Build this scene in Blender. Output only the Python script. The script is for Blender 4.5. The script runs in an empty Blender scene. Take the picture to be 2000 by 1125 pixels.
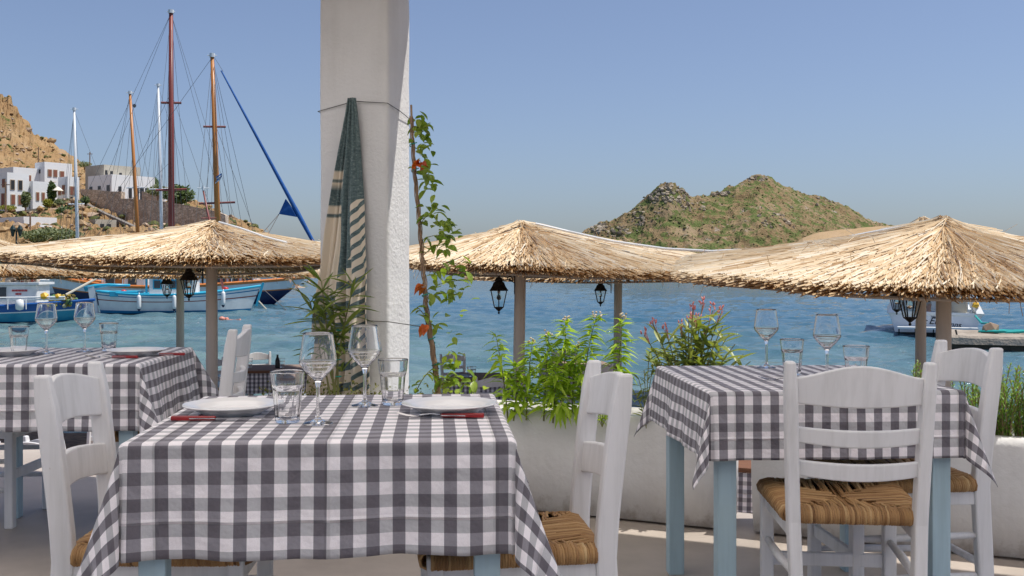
import bpy, math, random
from mathutils import Vector, Matrix, noise as mnoise
from math import sin, cos, pi, sqrt, atan2, radians
random.seed(7)
R = random.random
def ru(a, b): return a + (b - a) * random.random()
SC = bpy.context.scene
COL = SC.collection

# ------------------------------------------------------------------ camera, sky, sun, exposure
EYE, F, CX, HY = 1.12, 2073.0, 1000.0, 520.0
cam = bpy.data.cameras.new('camera')
cam.sensor_width = 36.0
cam.lens = F / 2000 * 36.0
cam.shift_y = -0.02125
cam.clip_start, cam.clip_end = 0.05, 20000
cam_ob = bpy.data.objects.new('camera', cam); COL.objects.link(cam_ob)
cam_ob.location = (0, 0, EYE); cam_ob.rotation_euler = (pi / 2, 0, 0)
SC.camera = cam_ob

SUN = Vector((0.46, 0.02, 1.0)).normalized()
w = bpy.data.worlds.new('World'); SC.world = w; w.use_nodes = True
nt = w.node_tree
bg = nt.nodes['Background']
sky = nt.nodes.new('ShaderNodeTexSky'); sky.sky_type = 'NISHITA'; sky.sun_disc = False
sky.sun_elevation = math.asin(SUN.z); sky.sun_rotation = radians(91)
sky.air_density = 1.0; sky.dust_density = 1.2; sky.ozone_density = 4.0
hs = nt.nodes.new('ShaderNodeMix'); hs.data_type = 'RGBA'; hs.blend_type = 'MULTIPLY'; hs.inputs[0].default_value = 1; hs.inputs[7].default_value = (.84, .89, 1.03, 1)
hsv = nt.nodes.new('ShaderNodeHueSaturation'); hsv.inputs['Saturation'].default_value = .80
nt.links.new(sky.outputs[0], hsv.inputs['Color']); nt.links.new(hsv.outputs[0], hs.inputs[6]); nt.links.new(hs.outputs[2], bg.inputs[0]); bg.inputs[1].default_value = 0.0515
sl = bpy.data.lights.new('sun', 'SUN'); sl.energy = 2.25; sl.angle = radians(0.53); sl.color = (1, 0.955, 0.88)
so = bpy.data.objects.new('sun', sl); COL.objects.link(so)
so.rotation_euler = (-SUN).to_track_quat('-Z', 'Y').to_euler()
vs = SC.view_settings
vs.view_transform = 'Standard'; vs.look = 'None'; vs.gamma = 1; vs.use_curve_mapping = False
vs.exposure = 1.13
SC.cycles.use_denoising = True
SC.cycles.max_bounces = 14; SC.cycles.transmission_bounces = 12; SC.cycles.transparent_max_bounces = 12
SC.cycles.diffuse_bounces = 5

# ------------------------------------------------------------------ helpers
def at(px, py, d):
    """point seen at photo pixel (px,py) that stands d metres away"""
    return Vector(((px - CX) / F * d, d, EYE - (py - HY) * d / F))
def gx(px, d): return (px - CX) / F * d
def gz(py, d): return EYE - (py - HY) * d / F
# the terrace frame: s runs along the planters (to the right), n towards the sea
A24 = radians(24); T = Vector((cos(A24), -sin(A24), 0)); NV = Vector((sin(A24), cos(A24), 0)); C0 = Vector((0.885, 4.48, 0))
def sn(s, n, z=0): 
    p = C0 + T * s + NV * n; p.z = z; return p

def link(o, parent=None):
    COL.objects.link(o)
    if parent: o.parent = parent
    return o
def tag(o, label=None, cat=None, group=None, kind=None):
    if label: o['label'] = label
    if cat: o['category'] = cat
    if group: o['group'] = group
    if kind: o['kind'] = kind
    return o
def thing(name, label, cat, loc=(0, 0, 0), rz=0, group=None):
    o = bpy.data.objects.new(name, None); o.empty_display_size = .1
    o.location = loc; o.rotation_euler = (0, 0, rz); link(o)
    return tag(o, label, cat, group)
def dup(root, loc, rz, label, group=None):
    c = root.copy(); COL.objects.link(c); c.location = loc; c.rotation_euler = (0, 0, rz); c['label'] = label
    if group: c['group'] = group
    for ch in list(root.children):
        k = ch.copy(); COL.objects.link(k); k.parent = c
        for g in list(ch.children):
            h = g.copy(); COL.objects.link(h); h.parent = k
    return c

class MB:
    def __init__(s): s.v = []; s.f = []; s.r = []; s.m = []; s.uv = None
    def face(s, idx, r=0.5, m=0): s.f.append(idx); s.r.append(r); s.m.append(m)
    def quad(s, a, b, c, d, r=.5, m=0):
        i = len(s.v); s.v += [tuple(a), tuple(b), tuple(c), tuple(d)]; s.face((i, i+1, i+2, i+3), r, m)
    def tri(s, a, b, c, r=.5, m=0):
        i = len(s.v); s.v += [tuple(a), tuple(b), tuple(c)]; s.face((i, i+1, i+2), r, m)
    def hexa(s, p, r=.5, m=0):
        """8 points: bottom ring 0-3 counter-clockwise, top ring 4-7"""
        i = len(s.v); s.v += [tuple(q) for q in p]
        for q in ((3,2,1,0),(4,5,6,7),(0,1,5,4),(1,2,6,5),(2,3,7,6),(3,0,4,7)): s.face(tuple(i+k for k in q), r, m)
    def box(s, c, d, rz=0, r=.5, m=0):
        x, y, z = d[0]/2, d[1]/2, d[2]/2; cr, sr = cos(rz), sin(rz); P = []
        for zz in (-z, z):
            for a, b in ((-x,-y),(x,-y),(x,y),(-x,y)): P.append((c[0]+a*cr-b*sr, c[1]+a*sr+b*cr, c[2]+zz))
        s.hexa(P, r, m)
    def bar(s, a, b, wx, wy, side=None, r=.5, m=0):
        """a straight rectangular bar from a to b"""
        a, b = Vector(a), Vector(b); d = (b-a).normalized()
        x = Vector(side) if side else (Vector((1,0,0)) if abs(d.x) < .9 else Vector((0,1,0)))
        x = (x - d*x.dot(d)).normalized(); y = d.cross(x)
        P = []
        for p in (a, b):
            for i, j in ((-1,-1),(1,-1),(1,1),(-1,1)): P.append(p + x*(i*wx/2) + y*(j*wy/2))
        s.hexa(P, r, m)
    def tube(s, pts, rad, n=6, cap=True, r=.5, m=0):
        pts = [Vector(p) for p in pts]; k = len(pts)
        if not isinstance(rad, (list, tuple)): rad = [rad]*k
        d = (pts[1]-pts[0]).normalized()
        x = d.orthogonal().normalized(); base = len(s.v)
        for i, p in enumerate(pts):
            if 0 < i < k-1: dd = (pts[i+1]-pts[i-1])
            elif i == 0: dd = pts[1]-pts[0]
            else: dd = pts[-1]-pts[-2]
            dd = dd.normalized() if dd.length > 1e-9 else d
            x = (x - dd*x.dot(dd)); x = x.normalized() if x.length > 1e-6 else dd.orthogonal().normalized()
            y = dd.cross(x); d = dd
            for j in range(n):
                a = 2*pi*j/n; s.v.append(tuple(p + (x*cos(a)+y*sin(a))*rad[i]))
        for i in range(k-1):
            for j in range(n):
                j2 = (j+1) % n
                s.face((base+i*n+j, base+i*n+j2, base+(i+1)*n+j2, base+(i+1)*n+j), r, m)
        if cap:
            s.face(tuple(base+j for j in reversed(range(n))), r, m)
            s.face(tuple(base+(k-1)*n+j for j in range(n)), r, m)
    def lathe(s, prof, n=24, c=(0,0,0), fn=None, r=.5, m=0, ph=0):
        """prof: (radius, z) list; fn(radius,z,angle)->radius for fluting"""
        base = len(s.v); k = len(prof)
        for (rr, z) in prof:
            for j in range(n):
                a = 2*pi*j/n + ph; q = fn(rr, z, a) if fn else rr
                s.v.append((c[0]+q*cos(a), c[1]+q*sin(a), c[2]+z))
        for i in range(k-1):
            for j in range(n):
                j2 = (j+1) % n
                s.face((base+i*n+j, base+i*n+j2, base+(i+1)*n+j2, base+(i+1)*n+j), r, m)
        if prof[0][0] > 1e-6: s.face(tuple(base+j for j in reversed(range(n))), r, m)
        if prof[-1][0] > 1e-6: s.face(tuple(base+(k-1)*n+j for j in range(n)), r, m)
    def grid(s, fn, nu, nv, uvfn=None, r=.5, m=0, closed=False):
        base = len(s.v)
        for j in range(nv+1):
            for i in range(nu+1): s.v.append(tuple(fn(i/nu, j/nv)))
        for j in range(nv):
            for i in range(nu):
                a = base+j*(nu+1)+i
                s.face((a, a+1, a+nu+2, a+nu+1), r, m)
        if uvfn:
            if s.uv is None: s.uv = {}
            for j in range(nv+1):
                for i in range(nu+1): s.uv[base+j*(nu+1)+i] = uvfn(i/nu, j/nv)
    def blob(s, c, rad, sub=0, jit=.2, r=.5, m=0):
        t = 1.618; V = [(-1,t,0),(1,t,0),(-1,-t,0),(1,-t,0),(0,-1,t),(0,1,t),(0,-1,-t),(0,1,-t),(t,0,-1),(t,0,1),(-t,0,-1),(-t,0,1)]
        Fc = [(0,11,5),(0,5,1),(0,1,7),(0,7,10),(0,10,11),(1,5,9),(5,11,4),(11,10,2),(10,7,6),(7,1,8),(3,9,4),(3,4,2),(3,2,6),(3,6,8),(3,8,9),(4,9,5),(2,4,11),(6,2,10),(8,6,7),(9,8,1)]
        b = len(s.v); rx, ry, rz = rad if isinstance(rad, (tuple, list)) else (rad,)*3
        for q in V:
            k = (1+ru(-jit, jit))/1.9; s.v.append((c[0]+q[0]*rx*k, c[1]+q[1]*ry*k, c[2]+q[2]*rz*k))
        for q in Fc: s.face(tuple(b+i for i in q), r, m)
    def mesh(s, name, mats, smooth=False):
        me = bpy.data.meshes.new(name); me.from_pydata(s.v, [], s.f)
        if not isinstance(mats, (list, tuple)): mats = [mats]
        for q in mats: me.materials.append(q)
        uv = me.uv_layers.new(name='UVMap')
        buf = []
        if s.uv is not None:
            for f in s.f:
                for i in f: buf += list(s.uv.get(i, (0, 0)))
        else:
            for f, r in zip(s.f, s.r): buf += [r, 0.5]*len(f)
        uv.data.foreach_set('uv', buf)
        if len(mats) > 1: me.polygons.foreach_set('material_index', s.m)
        if smooth: me.polygons.foreach_set('use_smooth', [True]*len(s.f))
        me.update(); return me
    def build(s, name, mats, parent=None, smooth=False, bevel=0, segs=2, auto=None, sub=0):
        o = bpy.data.objects.new(name, s.mesh(name, mats, smooth)); link(o, parent)
        if auto: o.data.set_sharp_from_angle(angle=radians(auto))
        if bevel:
            b = o.modifiers.new('bevel', 'BEVEL'); b.width = bevel; b.segments = segs; b.limit_method = 'ANGLE'; b.angle_limit = radians(40)
            b.harden_normals = False
        if sub:
            q = o.modifiers.new('sub', 'SUBSURF'); q.levels = sub; q.render_levels = sub
        return o

# ------------------------------------------------------------------ materials
def newmat(name):
    m = bpy.data.materials.new(name); m.use_nodes = True
    n = m.node_tree.nodes; l = m.node_tree.links
    return m, n, l, n['Principled BSDF'], n['Material Output']
def ramp(n, l, fac, stops):
    r = n.new('ShaderNodeValToRGB'); e = r.color_ramp.elements
    while len(e) > len(stops): e.remove(e[-1])
    while len(e) < len(stops): e.new(1)
    for q, (p, c) in zip(e, stops): q.position = p; q.color = (*c, 1)
    l.new(fac, r.inputs[0]); return r.outputs[0]
def math_(n, l, op, a, b=None, clamp=False):
    q = n.new('ShaderNodeMath'); q.operation = op; q.use_clamp = clamp
    for i, v in enumerate((a, b)):
        if v is None: continue
        if isinstance(v, (int, float)): q.inputs[i].default_value = v
        else: l.new(v, q.inputs[i])
    return q.outputs[0]
def mixc(n, l, fac, a, b, mode='MIX'):
    q = n.new('ShaderNodeMix'); q.data_type = 'RGBA'; q.blend_type = mode
    for i, v in ((0, fac), (6, a), (7, b)):
        if isinstance(v, (int, float)): q.inputs[i].default_value = v
        elif isinstance(v, tuple): q.inputs[i].default_value = (*v, 1)
        else: l.new(v, q.inputs[i])
    return q.outputs[2]
def noise_(n, l, scale, detail=4, rough=.55, coord='Object', stretch=None, vec=None):
    if vec is None:
        tc = n.new('ShaderNodeTexCoord'); vec = tc.outputs[coord]
    if stretch:
        mp = n.new('ShaderNodeMapping'); mp.inputs['Scale'].default_value = stretch; l.new(vec, mp.inputs[0]); vec = mp.outputs[0]
    q = n.new('ShaderNodeTexNoise'); q.inputs['Scale'].default_value = scale; q.inputs['Detail'].default_value = detail
    q.inputs['Roughness'].default_value = rough; l.new(vec, q.inputs[0]); return q.outputs[0]
def bump_(n, l, h, strength, dist, p, prev=None):
    b = n.new('ShaderNodeBump'); b.inputs['Strength'].default_value = strength; b.inputs['Distance'].default_value = dist
    l.new(h, b.inputs['Height'])
    if prev is not None: l.new(prev, b.inputs['Normal'])
    if p is not None: l.new(b.outputs[0], p.inputs['Normal'])
    return b.outputs[0]
def mat(name, c, c2=None, scale=6, rough=.6, bump=0, bscale=60, bdist=.004, metal=0, stretch=None, coord='Object', spec=.5, lo=.35, hi=.65, detail=5):
    m, n, l, p, o = newmat(name)
    p.inputs['Roughness'].default_value = rough; p.inputs['Metallic'].default_value = metal
    p.inputs['Specular IOR Level'].default_value = spec
    if c2:
        l.new(ramp(n, l, noise_(n, l, scale, detail, .6, coord, stretch), [(lo, c), (hi, c2)]), p.inputs['Base Color'])
    else: p.inputs['Base Color'].default_value = (*c, 1)
    if bump: bump_(n, l, noise_(n, l, bscale, 4, .6, coord, stretch), bump, bdist, p)
    return m
def leafmat(name, c, c2, trans=.45, rough=.45, back=None):
    m, n, l, p, o = newmat(name)
    oi = n.new('ShaderNodeObjectInfo')
    uv = n.new('ShaderNodeUVMap'); sp = n.new('ShaderNodeSeparateXYZ'); l.new(uv.outputs[0], sp.inputs[0])
    f = math_(n, l, 'FRACT', math_(n, l, 'ADD', oi.outputs['Random'], math_(n, l, 'MULTIPLY', sp.outputs[0], 1.0)))
    col = ramp(n, l, f, [(0, c), (1, c2)])
    l.new(col, p.inputs['Base Color']); p.inputs['Roughness'].default_value = rough
    t = n.new('ShaderNodeBsdfTranslucent'); l.new(mixc(n, l, 1.0, col, (1.0, 1.0, .35), 'MULTIPLY'), t.inputs[0])
    mx = n.new('ShaderNodeMixShader'); mx.inputs[0].default_value = trans
    l.new(p.outputs[0], mx.inputs[1]); l.new(t.outputs[0], mx.inputs[2]); l.new(mx.outputs[0], o.inputs[0])
    return m
def randmat(name, stops, rough=.7, bump=0, bscale=80, spec=.3, stretch=None):
    """colour differs from piece to piece (stored per piece in the UV)"""
    m, n, l, p, o = newmat(name)
    uv = n.new('ShaderNodeUVMap'); sp = n.new('ShaderNodeSeparateXYZ'); l.new(uv.outputs[0], sp.inputs[0])
    l.new(ramp(n, l, sp.outputs[0], stops), p.inputs['Base Color'])
    p.inputs['Roughness'].default_value = rough; p.inputs['Specular IOR Level'].default_value = spec
    if bump: bump_(n, l, noise_(n, l, bscale, 4, .6, 'Object', stretch), bump, .004, p)
    return m
def glassmat(name, tint=(1, 1, 1), rough=0.0, ior=1.47):
    m, n, l, p, o = newmat(name)
    p.inputs['Base Color'].default_value = (*tint, 1); p.inputs['Roughness'].default_value = rough
    p.inputs['Transmission Weight'].default_value = 1; p.inputs['IOR'].default_value = ior
    return m

def check_mat(name, dark, mid_v, mid_h, white):
    m, n, l, p, o = newmat(name)
    uv = n.new('ShaderNodeUVMap'); sp = n.new('ShaderNodeSeparateXYZ'); l.new(uv.outputs[0], sp.inputs[0])
    wob = noise_(n, l, 9, 2, .5, 'UV')
    sx = math_(n, l, 'LESS_THAN', math_(n, l, 'FRACT', sp.outputs[0]), .5)
    sy = math_(n, l, 'LESS_THAN', math_(n, l, 'FRACT', sp.outputs[1]), .5)
    a = mixc(n, l, sx, white, mid_v); b = mixc(n, l, sx, mid_h, dark); c = mixc(n, l, sy, a, b)
    thr = noise_(n, l, 26, 4, .9, 'UV'); big = noise_(n, l, .5, 3, .6, 'UV')
    fac = math_(n, l, 'ADD', math_(n, l, 'MULTIPLY', thr, .75), math_(n, l, 'ADD', math_(n, l, 'MULTIPLY', big, .2), .55))
    cc = n.new('ShaderNodeCombineXYZ')
    for i in range(3): l.new(fac, cc.inputs[i])
    l.new(mixc(n, l, 1.0, c, cc.outputs[0], 'MULTIPLY'), p.inputs['Base Color'])
    p.inputs['Roughness'].default_value = .85; p.inputs['Specular IOR Level'].default_value = .2
    p.inputs['Sheen Weight'].default_value = .15
    # creases left by folding plus soft wrinkles
    def crease(coord, period, off):
        f = math_(n, l, 'FRACT', math_(n, l, 'ADD', math_(n, l, 'DIVIDE', coord, period), off))
        d = math_(n, l, 'ABSOLUTE', math_(n, l, 'SUBTRACT', f, .5))
        return math_(n, l, 'SUBTRACT', 1, math_(n, l, 'MULTIPLY', d, period*9), True)
    h = math_(n, l, 'ADD', crease(sp.outputs[0], 6.5, .42), crease(sp.outputs[1], 6.5, .1))
    b1 = bump_(n, l, noise_(n, l, .45, 4, .5, 'UV'), .55, .05, None)
    b2 = bump_(n, l, thr, .25, .002, None, b1)
    bump_(n, l, h, .7, .008, p, b2)
    return m

def painted(name, c, wear=(.45, .40, .34), grain=(1, 1, 12)):
    """brush-painted wood: faint grain, a few chips and grimy spots"""
    m, n, l, p, o = newmat(name)
    g = noise_(n, l, 4, 5, .6, 'Object'); g2 = noise_(n, l, 35, 4, .6, 'Object', (1, 1, .12))
    base = ramp(n, l, g, [(.3, tuple(k*.93 for k in c)), (.7, c)])
    gr = noise_(n, l, 26, 4, .65, 'Object', (1, 1, .07))
    base = mixc(n, l, 1.0, base, ramp(n, l, gr, [(.30, (.86, .86, .85)), (.55, (1, 1, 1))]), 'MULTIPLY')
    sp = noise_(n, l, 15, 7, .78, 'Object')
    base = mixc(n, l, ramp(n, l, sp, [(.685, (0,0,0)), (.71, (.85,.85,.85))]), base, wear)
    l.new(base, p.inputs['Base Color']); p.inputs['Roughness'].default_value = .5; p.inputs['Specular IOR Level'].default_value = .4
    bump_(n, l, g2, .25, .002, p)
    return m

WHITE_PAINT = painted('white_paint', (.77, .765, .77))
BLUE_PAINT = painted('pale_blue_paint', (.42, .57, .64))
STUCCO = mat('white_stucco', (.63, .62, .61), (.73, .725, .715), 3, .85, .32, 38, .010)
STUCCO_R = mat('rough_white_plaster', (.64, .635, .63), (.74, .735, .73), 1.2, .85, .5, 48, .010, detail=9)
CLOTH = check_mat('gingham', (.135, .124, .142), (.26, .248, .275), (.475, .472, .488), (.86, .82, .84))
def weathered(m, base_z=None, streak=.10):
    """rain streaks down the wall and soil splashed up from the ground"""
    n, l = m.node_tree.nodes, m.node_tree.links; p = n['Principled BSDF']; src = p.inputs['Base Color'].links[0].from_socket
    s_ = noise_(n, l, 7, 5, .6, 'Object', (1, 1, .09))
    c = mixc(n, l, 1.0, src, ramp(n, l, s_, [(.36, (1-streak*1.6, 1-streak*1.7, 1-streak*1.9)), (.52, (1, 1, 1))]), 'MULTIPLY')
    if base_z is not None:
        tc = n.new('ShaderNodeTexCoord'); sp = n.new('ShaderNodeSeparateXYZ'); l.new(tc.outputs['Object'], sp.inputs[0])
        q = math_(n, l, 'SUBTRACT', noise_(n, l, 16, 6, .7, 'Object'), math_(n, l, 'MULTIPLY', sp.outputs[2], 3.2))
        c = mixc(n, l, ramp(n, l, q, [(.28, (0, 0, 0)), (.55, (.55, .55, .55))]), c, (.27, .21, .16))
    l.new(c, p.inputs['Base Color'])
weathered(STUCCO, 0.0, .035); weathered(STUCCO_R, None, .03)
GLASS = glassmat('clear_glass')
PORCELAIN = mat('porcelain', (.80, .80, .80), None, rough=.12, spec=.6)
STEEL = mat('steel', (.62, .62, .63), None, rough=.22, metal=1)
REDWOOD = mat('red_handle', (.33, .012, .012), (.20, .008, .010), 40, .3, stretch=(1, 8, 8))
BLACK_IRON = mat('black_iron', (.018, .016, .015), (.03, .026, .022), 20, .5, .2, 60, .002, spec=.5)
PANE = glassmat('lantern_glass', (.97, .97, .95), .02, 1.05)
BULB = glassmat('bulb_glass', (.97, .97, .97), .05, 1.2)
POLE = mat('weathered_pole', (.86, .80, .71), (.72, .65, .56), 5, .8, .35, 30, .006, stretch=(1, 1, .06))
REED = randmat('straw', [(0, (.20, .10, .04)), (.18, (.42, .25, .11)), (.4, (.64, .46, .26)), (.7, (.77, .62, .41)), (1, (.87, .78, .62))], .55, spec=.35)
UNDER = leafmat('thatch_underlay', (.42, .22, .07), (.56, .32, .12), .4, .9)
PIPE = mat('pipe_grey', (.42, .40, .37), None, rough=.55)
RUSH = randmat('rush', [(0, (.13, .06, .022)), (.3, (.28, .15, .06)), (.65, (.44, .265, .115)), (1, (.62, .44, .23))], .6, .5, 120, .35)
CEMENT = mat('cement_floor', (.285, .245, .21), (.50, .435, .38), 1.1, .55, .3, 14, .006, detail=10, lo=.3, hi=.68)
SOIL = mat('soil', (.07, .045, .03), (.14, .10, .07), 30, 1, 1, 60, .02)
GREEN_TALL = leafmat('lime_leaf', (.32, .50, .035), (.48, .64, .08), .55, .4)
GREEN_OLE = leafmat('oleander_leaf', (.13, .20, .045), (.27, .34, .08), .4, .4)
GREEN_OLE2 = leafmat('pink_oleander_leaf', (.20, .28, .06), (.36, .40, .13), .42, .4)
GREEN_VINE = leafmat('vine_leaf', (.18, .30, .04), (.36, .46, .09), .5, .38)
ORANGE_LEAF = leafmat('orange_leaf', (.62, .10, .015), (.55, .17, .03), .4, .5)
GREEN_ROSE = leafmat('rosemary_leaf', (.14, .27, .04), (.28, .42, .08), .4, .5)
GREEN_COVER = leafmat('groundcover_leaf', (.09, .13, .02), (.30, .27, .05), .35, .5)
STEM = mat('stem', (.20, .24, .06), (.16, .12, .05), 12, .7)
BARK = mat('bark', (.20, .12, .07), (.33, .22, .14), 25, .9, .7, 60, .006, stretch=(1, 1, .2))
PINK = leafmat('pink_bud', (.72, .22, .22), (.78, .38, .34), .3, .5)
WIRE = mat('wire_grey', (.12, .12, .11), None, rough=.5, metal=.6)
TWINE = mat('green_tie', (.01, .30, .22), None, rough=.5)
# ------------------------------------------------------------------ setting: sea, beach, terrace, hills
SEA_Z = -1.25
def sea_material():
    m, n, l, p, o = newmat('sea_water')
    geo = n.new('ShaderNodeNewGeometry'); sp = n.new('ShaderNodeSeparateXYZ'); l.new(geo.outputs['Position'], sp.inputs[0])
    # shallow pale water by the shore and over the sandy bottom on the left, deep blue further out
    big = noise_(n, l, .06, 3, .5, vec=geo.outputs['Position'])
    bed = math_(n, l, 'ADD', sp.outputs[1], math_(n, l, 'ADD', math_(n, l, 'MULTIPLY', math_(n, l, 'ADD', sp.outputs[0], 6), 1.1), math_(n, l, 'MULTIPLY', math_(n, l, 'SUBTRACT', big, .5), 34)))
    f = n.new('ShaderNodeMapRange'); l.new(bed, f.inputs[0]); f.inputs[1].default_value = 14; f.inputs[2].default_value = 62; f.clamp = True
    weed = noise_(n, l, .35, 4, .6, vec=geo.outputs['Position'])
    shallow = mixc(n, l, ramp(n, l, weed, [(.40, (0,0,0)), (.62, (1,1,1))]), (.20, .29, .265), (.08, .155, .155))
    col = mixc(n, l, f.outputs[0], shallow, (.040, .120, .180))
    l.new(col, p.inputs['Base Color']); p.inputs['Roughness'].default_value = .07; p.inputs['IOR'].default_value = 1.33
    v = geo.outputs['Position']
    h2 = noise_(n, l, 2.2, 7, .62, vec=v, stretch=(.6, 1.1, 1))
    bump_(n, l, h2, .8, .16, p)
    return m
SEA = sea_material()
g = MB()
def wave(x, y):
    q = mnoise.noise((x*.10, y*.22, 1.7))*.9 + mnoise.noise((x*.33+y*.10, y*.62, 4.1))*.55 + mnoise.noise((x*.85-y*.2, y*1.5, 7.3))*.28
    return q
D0, D1, NY, NX = 14.0, 260.0, 470, 460
rows = []
for j in range(NY+1):
    d = 1/((1/D0)*(1-j/NY) + (1/D1)*(j/NY)); rows.append(d)
xs = [(-1150+2300*i/NX)/F for i in range(NX+1)]
for j, d in enumerate(rows):
    am = .125*min(1, .30+d/50)*(1 if j < NY-30 else (NY-j)/30)
    step = 0 if j == 0 else d-rows[j-1]
    fade = 1/(1+(step/1.2)**2)
    for k in xs:
        x = k*d; h = mnoise.noise((x*.10, d*.20, 1.7))*.45 + mnoise.noise((x*.30+d*.10, d*.55, 4.1))*.9*(.35+.65*fade)
        if fade > .25: h += mnoise.noise((x*.8-d*.2, d*1.35, 7.3))*1.2*fade + mnoise.noise((x*2.1+d*.5, d*3.1, 2.3))*.5*fade
        g.v.append((x, d, SEA_Z + h*am))
for j in range(NY):
    for i in range(NX): a = j*(NX+1)+i; g.face((a, a+1, a+NX+2, a+NX+1))
# the sea goes on to the horizon and to both sides
k0, k1 = xs[0], xs[-1]
def far(p): g.quad(*p)
far([(-9000, D1, SEA_Z), (9000, D1, SEA_Z), (9000, 14000, SEA_Z), (-9000, 14000, SEA_Z)])
far([(-900, D0, SEA_Z-.05), (k0*D0, D0, SEA_Z-.05), (k0*D1, D1, SEA_Z-.0), (-9000, D1, SEA_Z-.0)])
far([(k1*D0, D0, SEA_Z-.05), (900, D0, SEA_Z-.05), (9000, D1, SEA_Z), (k1*D1, D1, SEA_Z)])
tag(g.build('sea', SEA, smooth=True), kind='structure')

PEBBLE = mat('pebble_beach', (.13, .085, .055), (.30, .21, .14), 9, .95, 1, 26, .03, coord='Object', detail=8)
g = MB()
def beachf(u, v):
    d = 3.0 + 19*v; x = (u-.5)*34
    sh = 17.3 + 1.2*sin(x*.35) - .06*x
    z = -1.0 if d < 9 else -1.0 - .32*((d-9)/(sh-9))**1.3
    return (x, d, z + .03*mnoise.noise((x*1.3, d*1.3, 0)))
g.grid(beachf, 70, 50)
tag(g.build('beach', PEBBLE, smooth=True), kind='structure')

g = MB()
P = [sn(-9, -9.5, -1.05), sn(9, -9.5, -1.05), sn(9, .40, -1.05), sn(-9, .40, -1.05)]
g.hexa(P + [Vector((p.x, p.y, 0)) for p in P])
tag(g.build('terrace_floor', CEMENT, bevel=.02), kind='structure')
# the unseen roof that shades the terrace (above the frame): translucent canvas chosen to add soft fill light, its front edge just past the planters
def canvas():
    m, n, l, p, o = newmat('fill_light_canvas')
    p.inputs['Base Color'].default_value = (.78, .76, .72, 1); p.inputs['Roughness'].default_value = .9
    t = n.new('ShaderNodeBsdfTranslucent'); t.inputs[0].default_value = (.94, .90, .85, 1)
    mx = n.new('ShaderNodeMixShader'); mx.inputs[0].default_value = .92
    l.new(p.outputs[0], mx.inputs[1]); l.new(t.outputs[0], mx.inputs[2]); l.new(mx.outputs[0], o.inputs[0]); return m
g = MB(); ZR = 2.75; NR = -.16 + ZR*.19
SHADE_DEPTH = 1.0  # depth of the opaque shading strip along the roof's front
P = [sn(-3.9, -6.5, ZR), sn(4.2, -6.5, ZR), sn(4.2, NR-SHADE_DEPTH, ZR), sn(-3.9, NR-SHADE_DEPTH, ZR)]
g.hexa(P + [p + Vector((0, 0, .004)) for p in P])
tag(g.build('unseen_fill_roof', canvas()), kind='structure')
g = MB(); P = [sn(-3.9, NR-SHADE_DEPTH+.003, ZR), sn(4.2, NR-SHADE_DEPTH+.003, ZR), sn(4.2, NR, ZR), sn(-3.9, NR, ZR)]
g.hexa(P + [p + Vector((0, 0, .10)) for p in P]); tag(g.build('added_shade_strip', STUCCO), kind='structure')  # unseen opaque strip, added to darken the pillar and planter fronts

def interp(pts, x):
    if x <= pts[0][0]: return pts[0][1]
    for (a, b), (c, d) in zip(pts, pts[1:]):
        if x <= c: return b + (d-b)*(x-a)/(c-a)
    return pts[-1][1]
def hill_mat(name, cols, scale, rock, green, gcov, bump=1.0, bd=1.2):
    m, n, l, p, o = newmat(name)
    a = noise_(n, l, scale, 9, .68); base = ramp(n, l, a, [(.30, cols[0]), (.5, cols[1]), (.72, cols[2])])
    r = noise_(n, l, scale*2.7, 7, .7, stretch=(1, 1, 1.6)); base = mixc(n, l, ramp(n, l, r, [(.60, (0,0,0)), (.68, (1,1,1))]), base, rock)
    gq = noise_(n, l, scale*3.6, 8, .72); base = mixc(n, l, ramp(n, l, gq, [(gcov, (0,0,0)), (gcov+.07, (1,1,1))]), base, green)
    l.new(base, p.inputs['Base Color']); p.inputs['Roughness'].default_value = .95; p.inputs['Specular IOR Level'].default_value = .1
    bump_(n, l, noise_(n, l, scale*5, 8, .7), bump, bd, p)
    return m
def terrain(name, m, x0, x1, nx, rows, ny, amp, freq, rockamp=0, crag=None):
    """rows: list of (distance profile, picture-height profile) from the shore to behind the ridge"""
    g = MB()
    def fn(u, v):
        px = x0 + (x1-x0)*u; k = v*(len(rows)-1); i = min(int(k), len(rows)-2); t = k-i
        d = interp(rows[i][0], px)*(1-t) + interp(rows[i+1][0], px)*t
        y = interp(rows[i][1], px)*(1-t) + interp(rows[i+1][1], px)*t
        q = at(px, y, d)
        e = min(1, v*5)
        h = mnoise.fractal((q.x*freq, q.y*freq, 0), .9, 2.1, 5)*amp
        if rockamp:
            rr = mnoise.ridged_multi_fractal((q.x*freq*2.2, q.y*freq*2.2, 3), .8, 2.1, 5, 1.0, 2.0) - 1.1
            h += rockamp*max(0, rr)
        if crag:
            c_ = crag(px, v)
            if c_ > 0:
                c1 = mnoise.cell((q.x*.16+.3*q.z, q.y*.1, q.z*.14)) ; c2 = mnoise.ridged_multi_fractal((q.x*.12, q.y*.1, q.z*.12), .7, 2.2, 6, 1.0, 2.0)
                h += c_*(c1*1.3 + c2*2.6 - 3.2)
        k_ = max(0, min(1, (q.z-SEA_Z-.3)/2.0)); q.z += h*e*k_
        return q
    g.grid(fn, nx, ny)
    return tag(g.build(name, m, smooth=False), kind='structure'), fn

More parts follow.
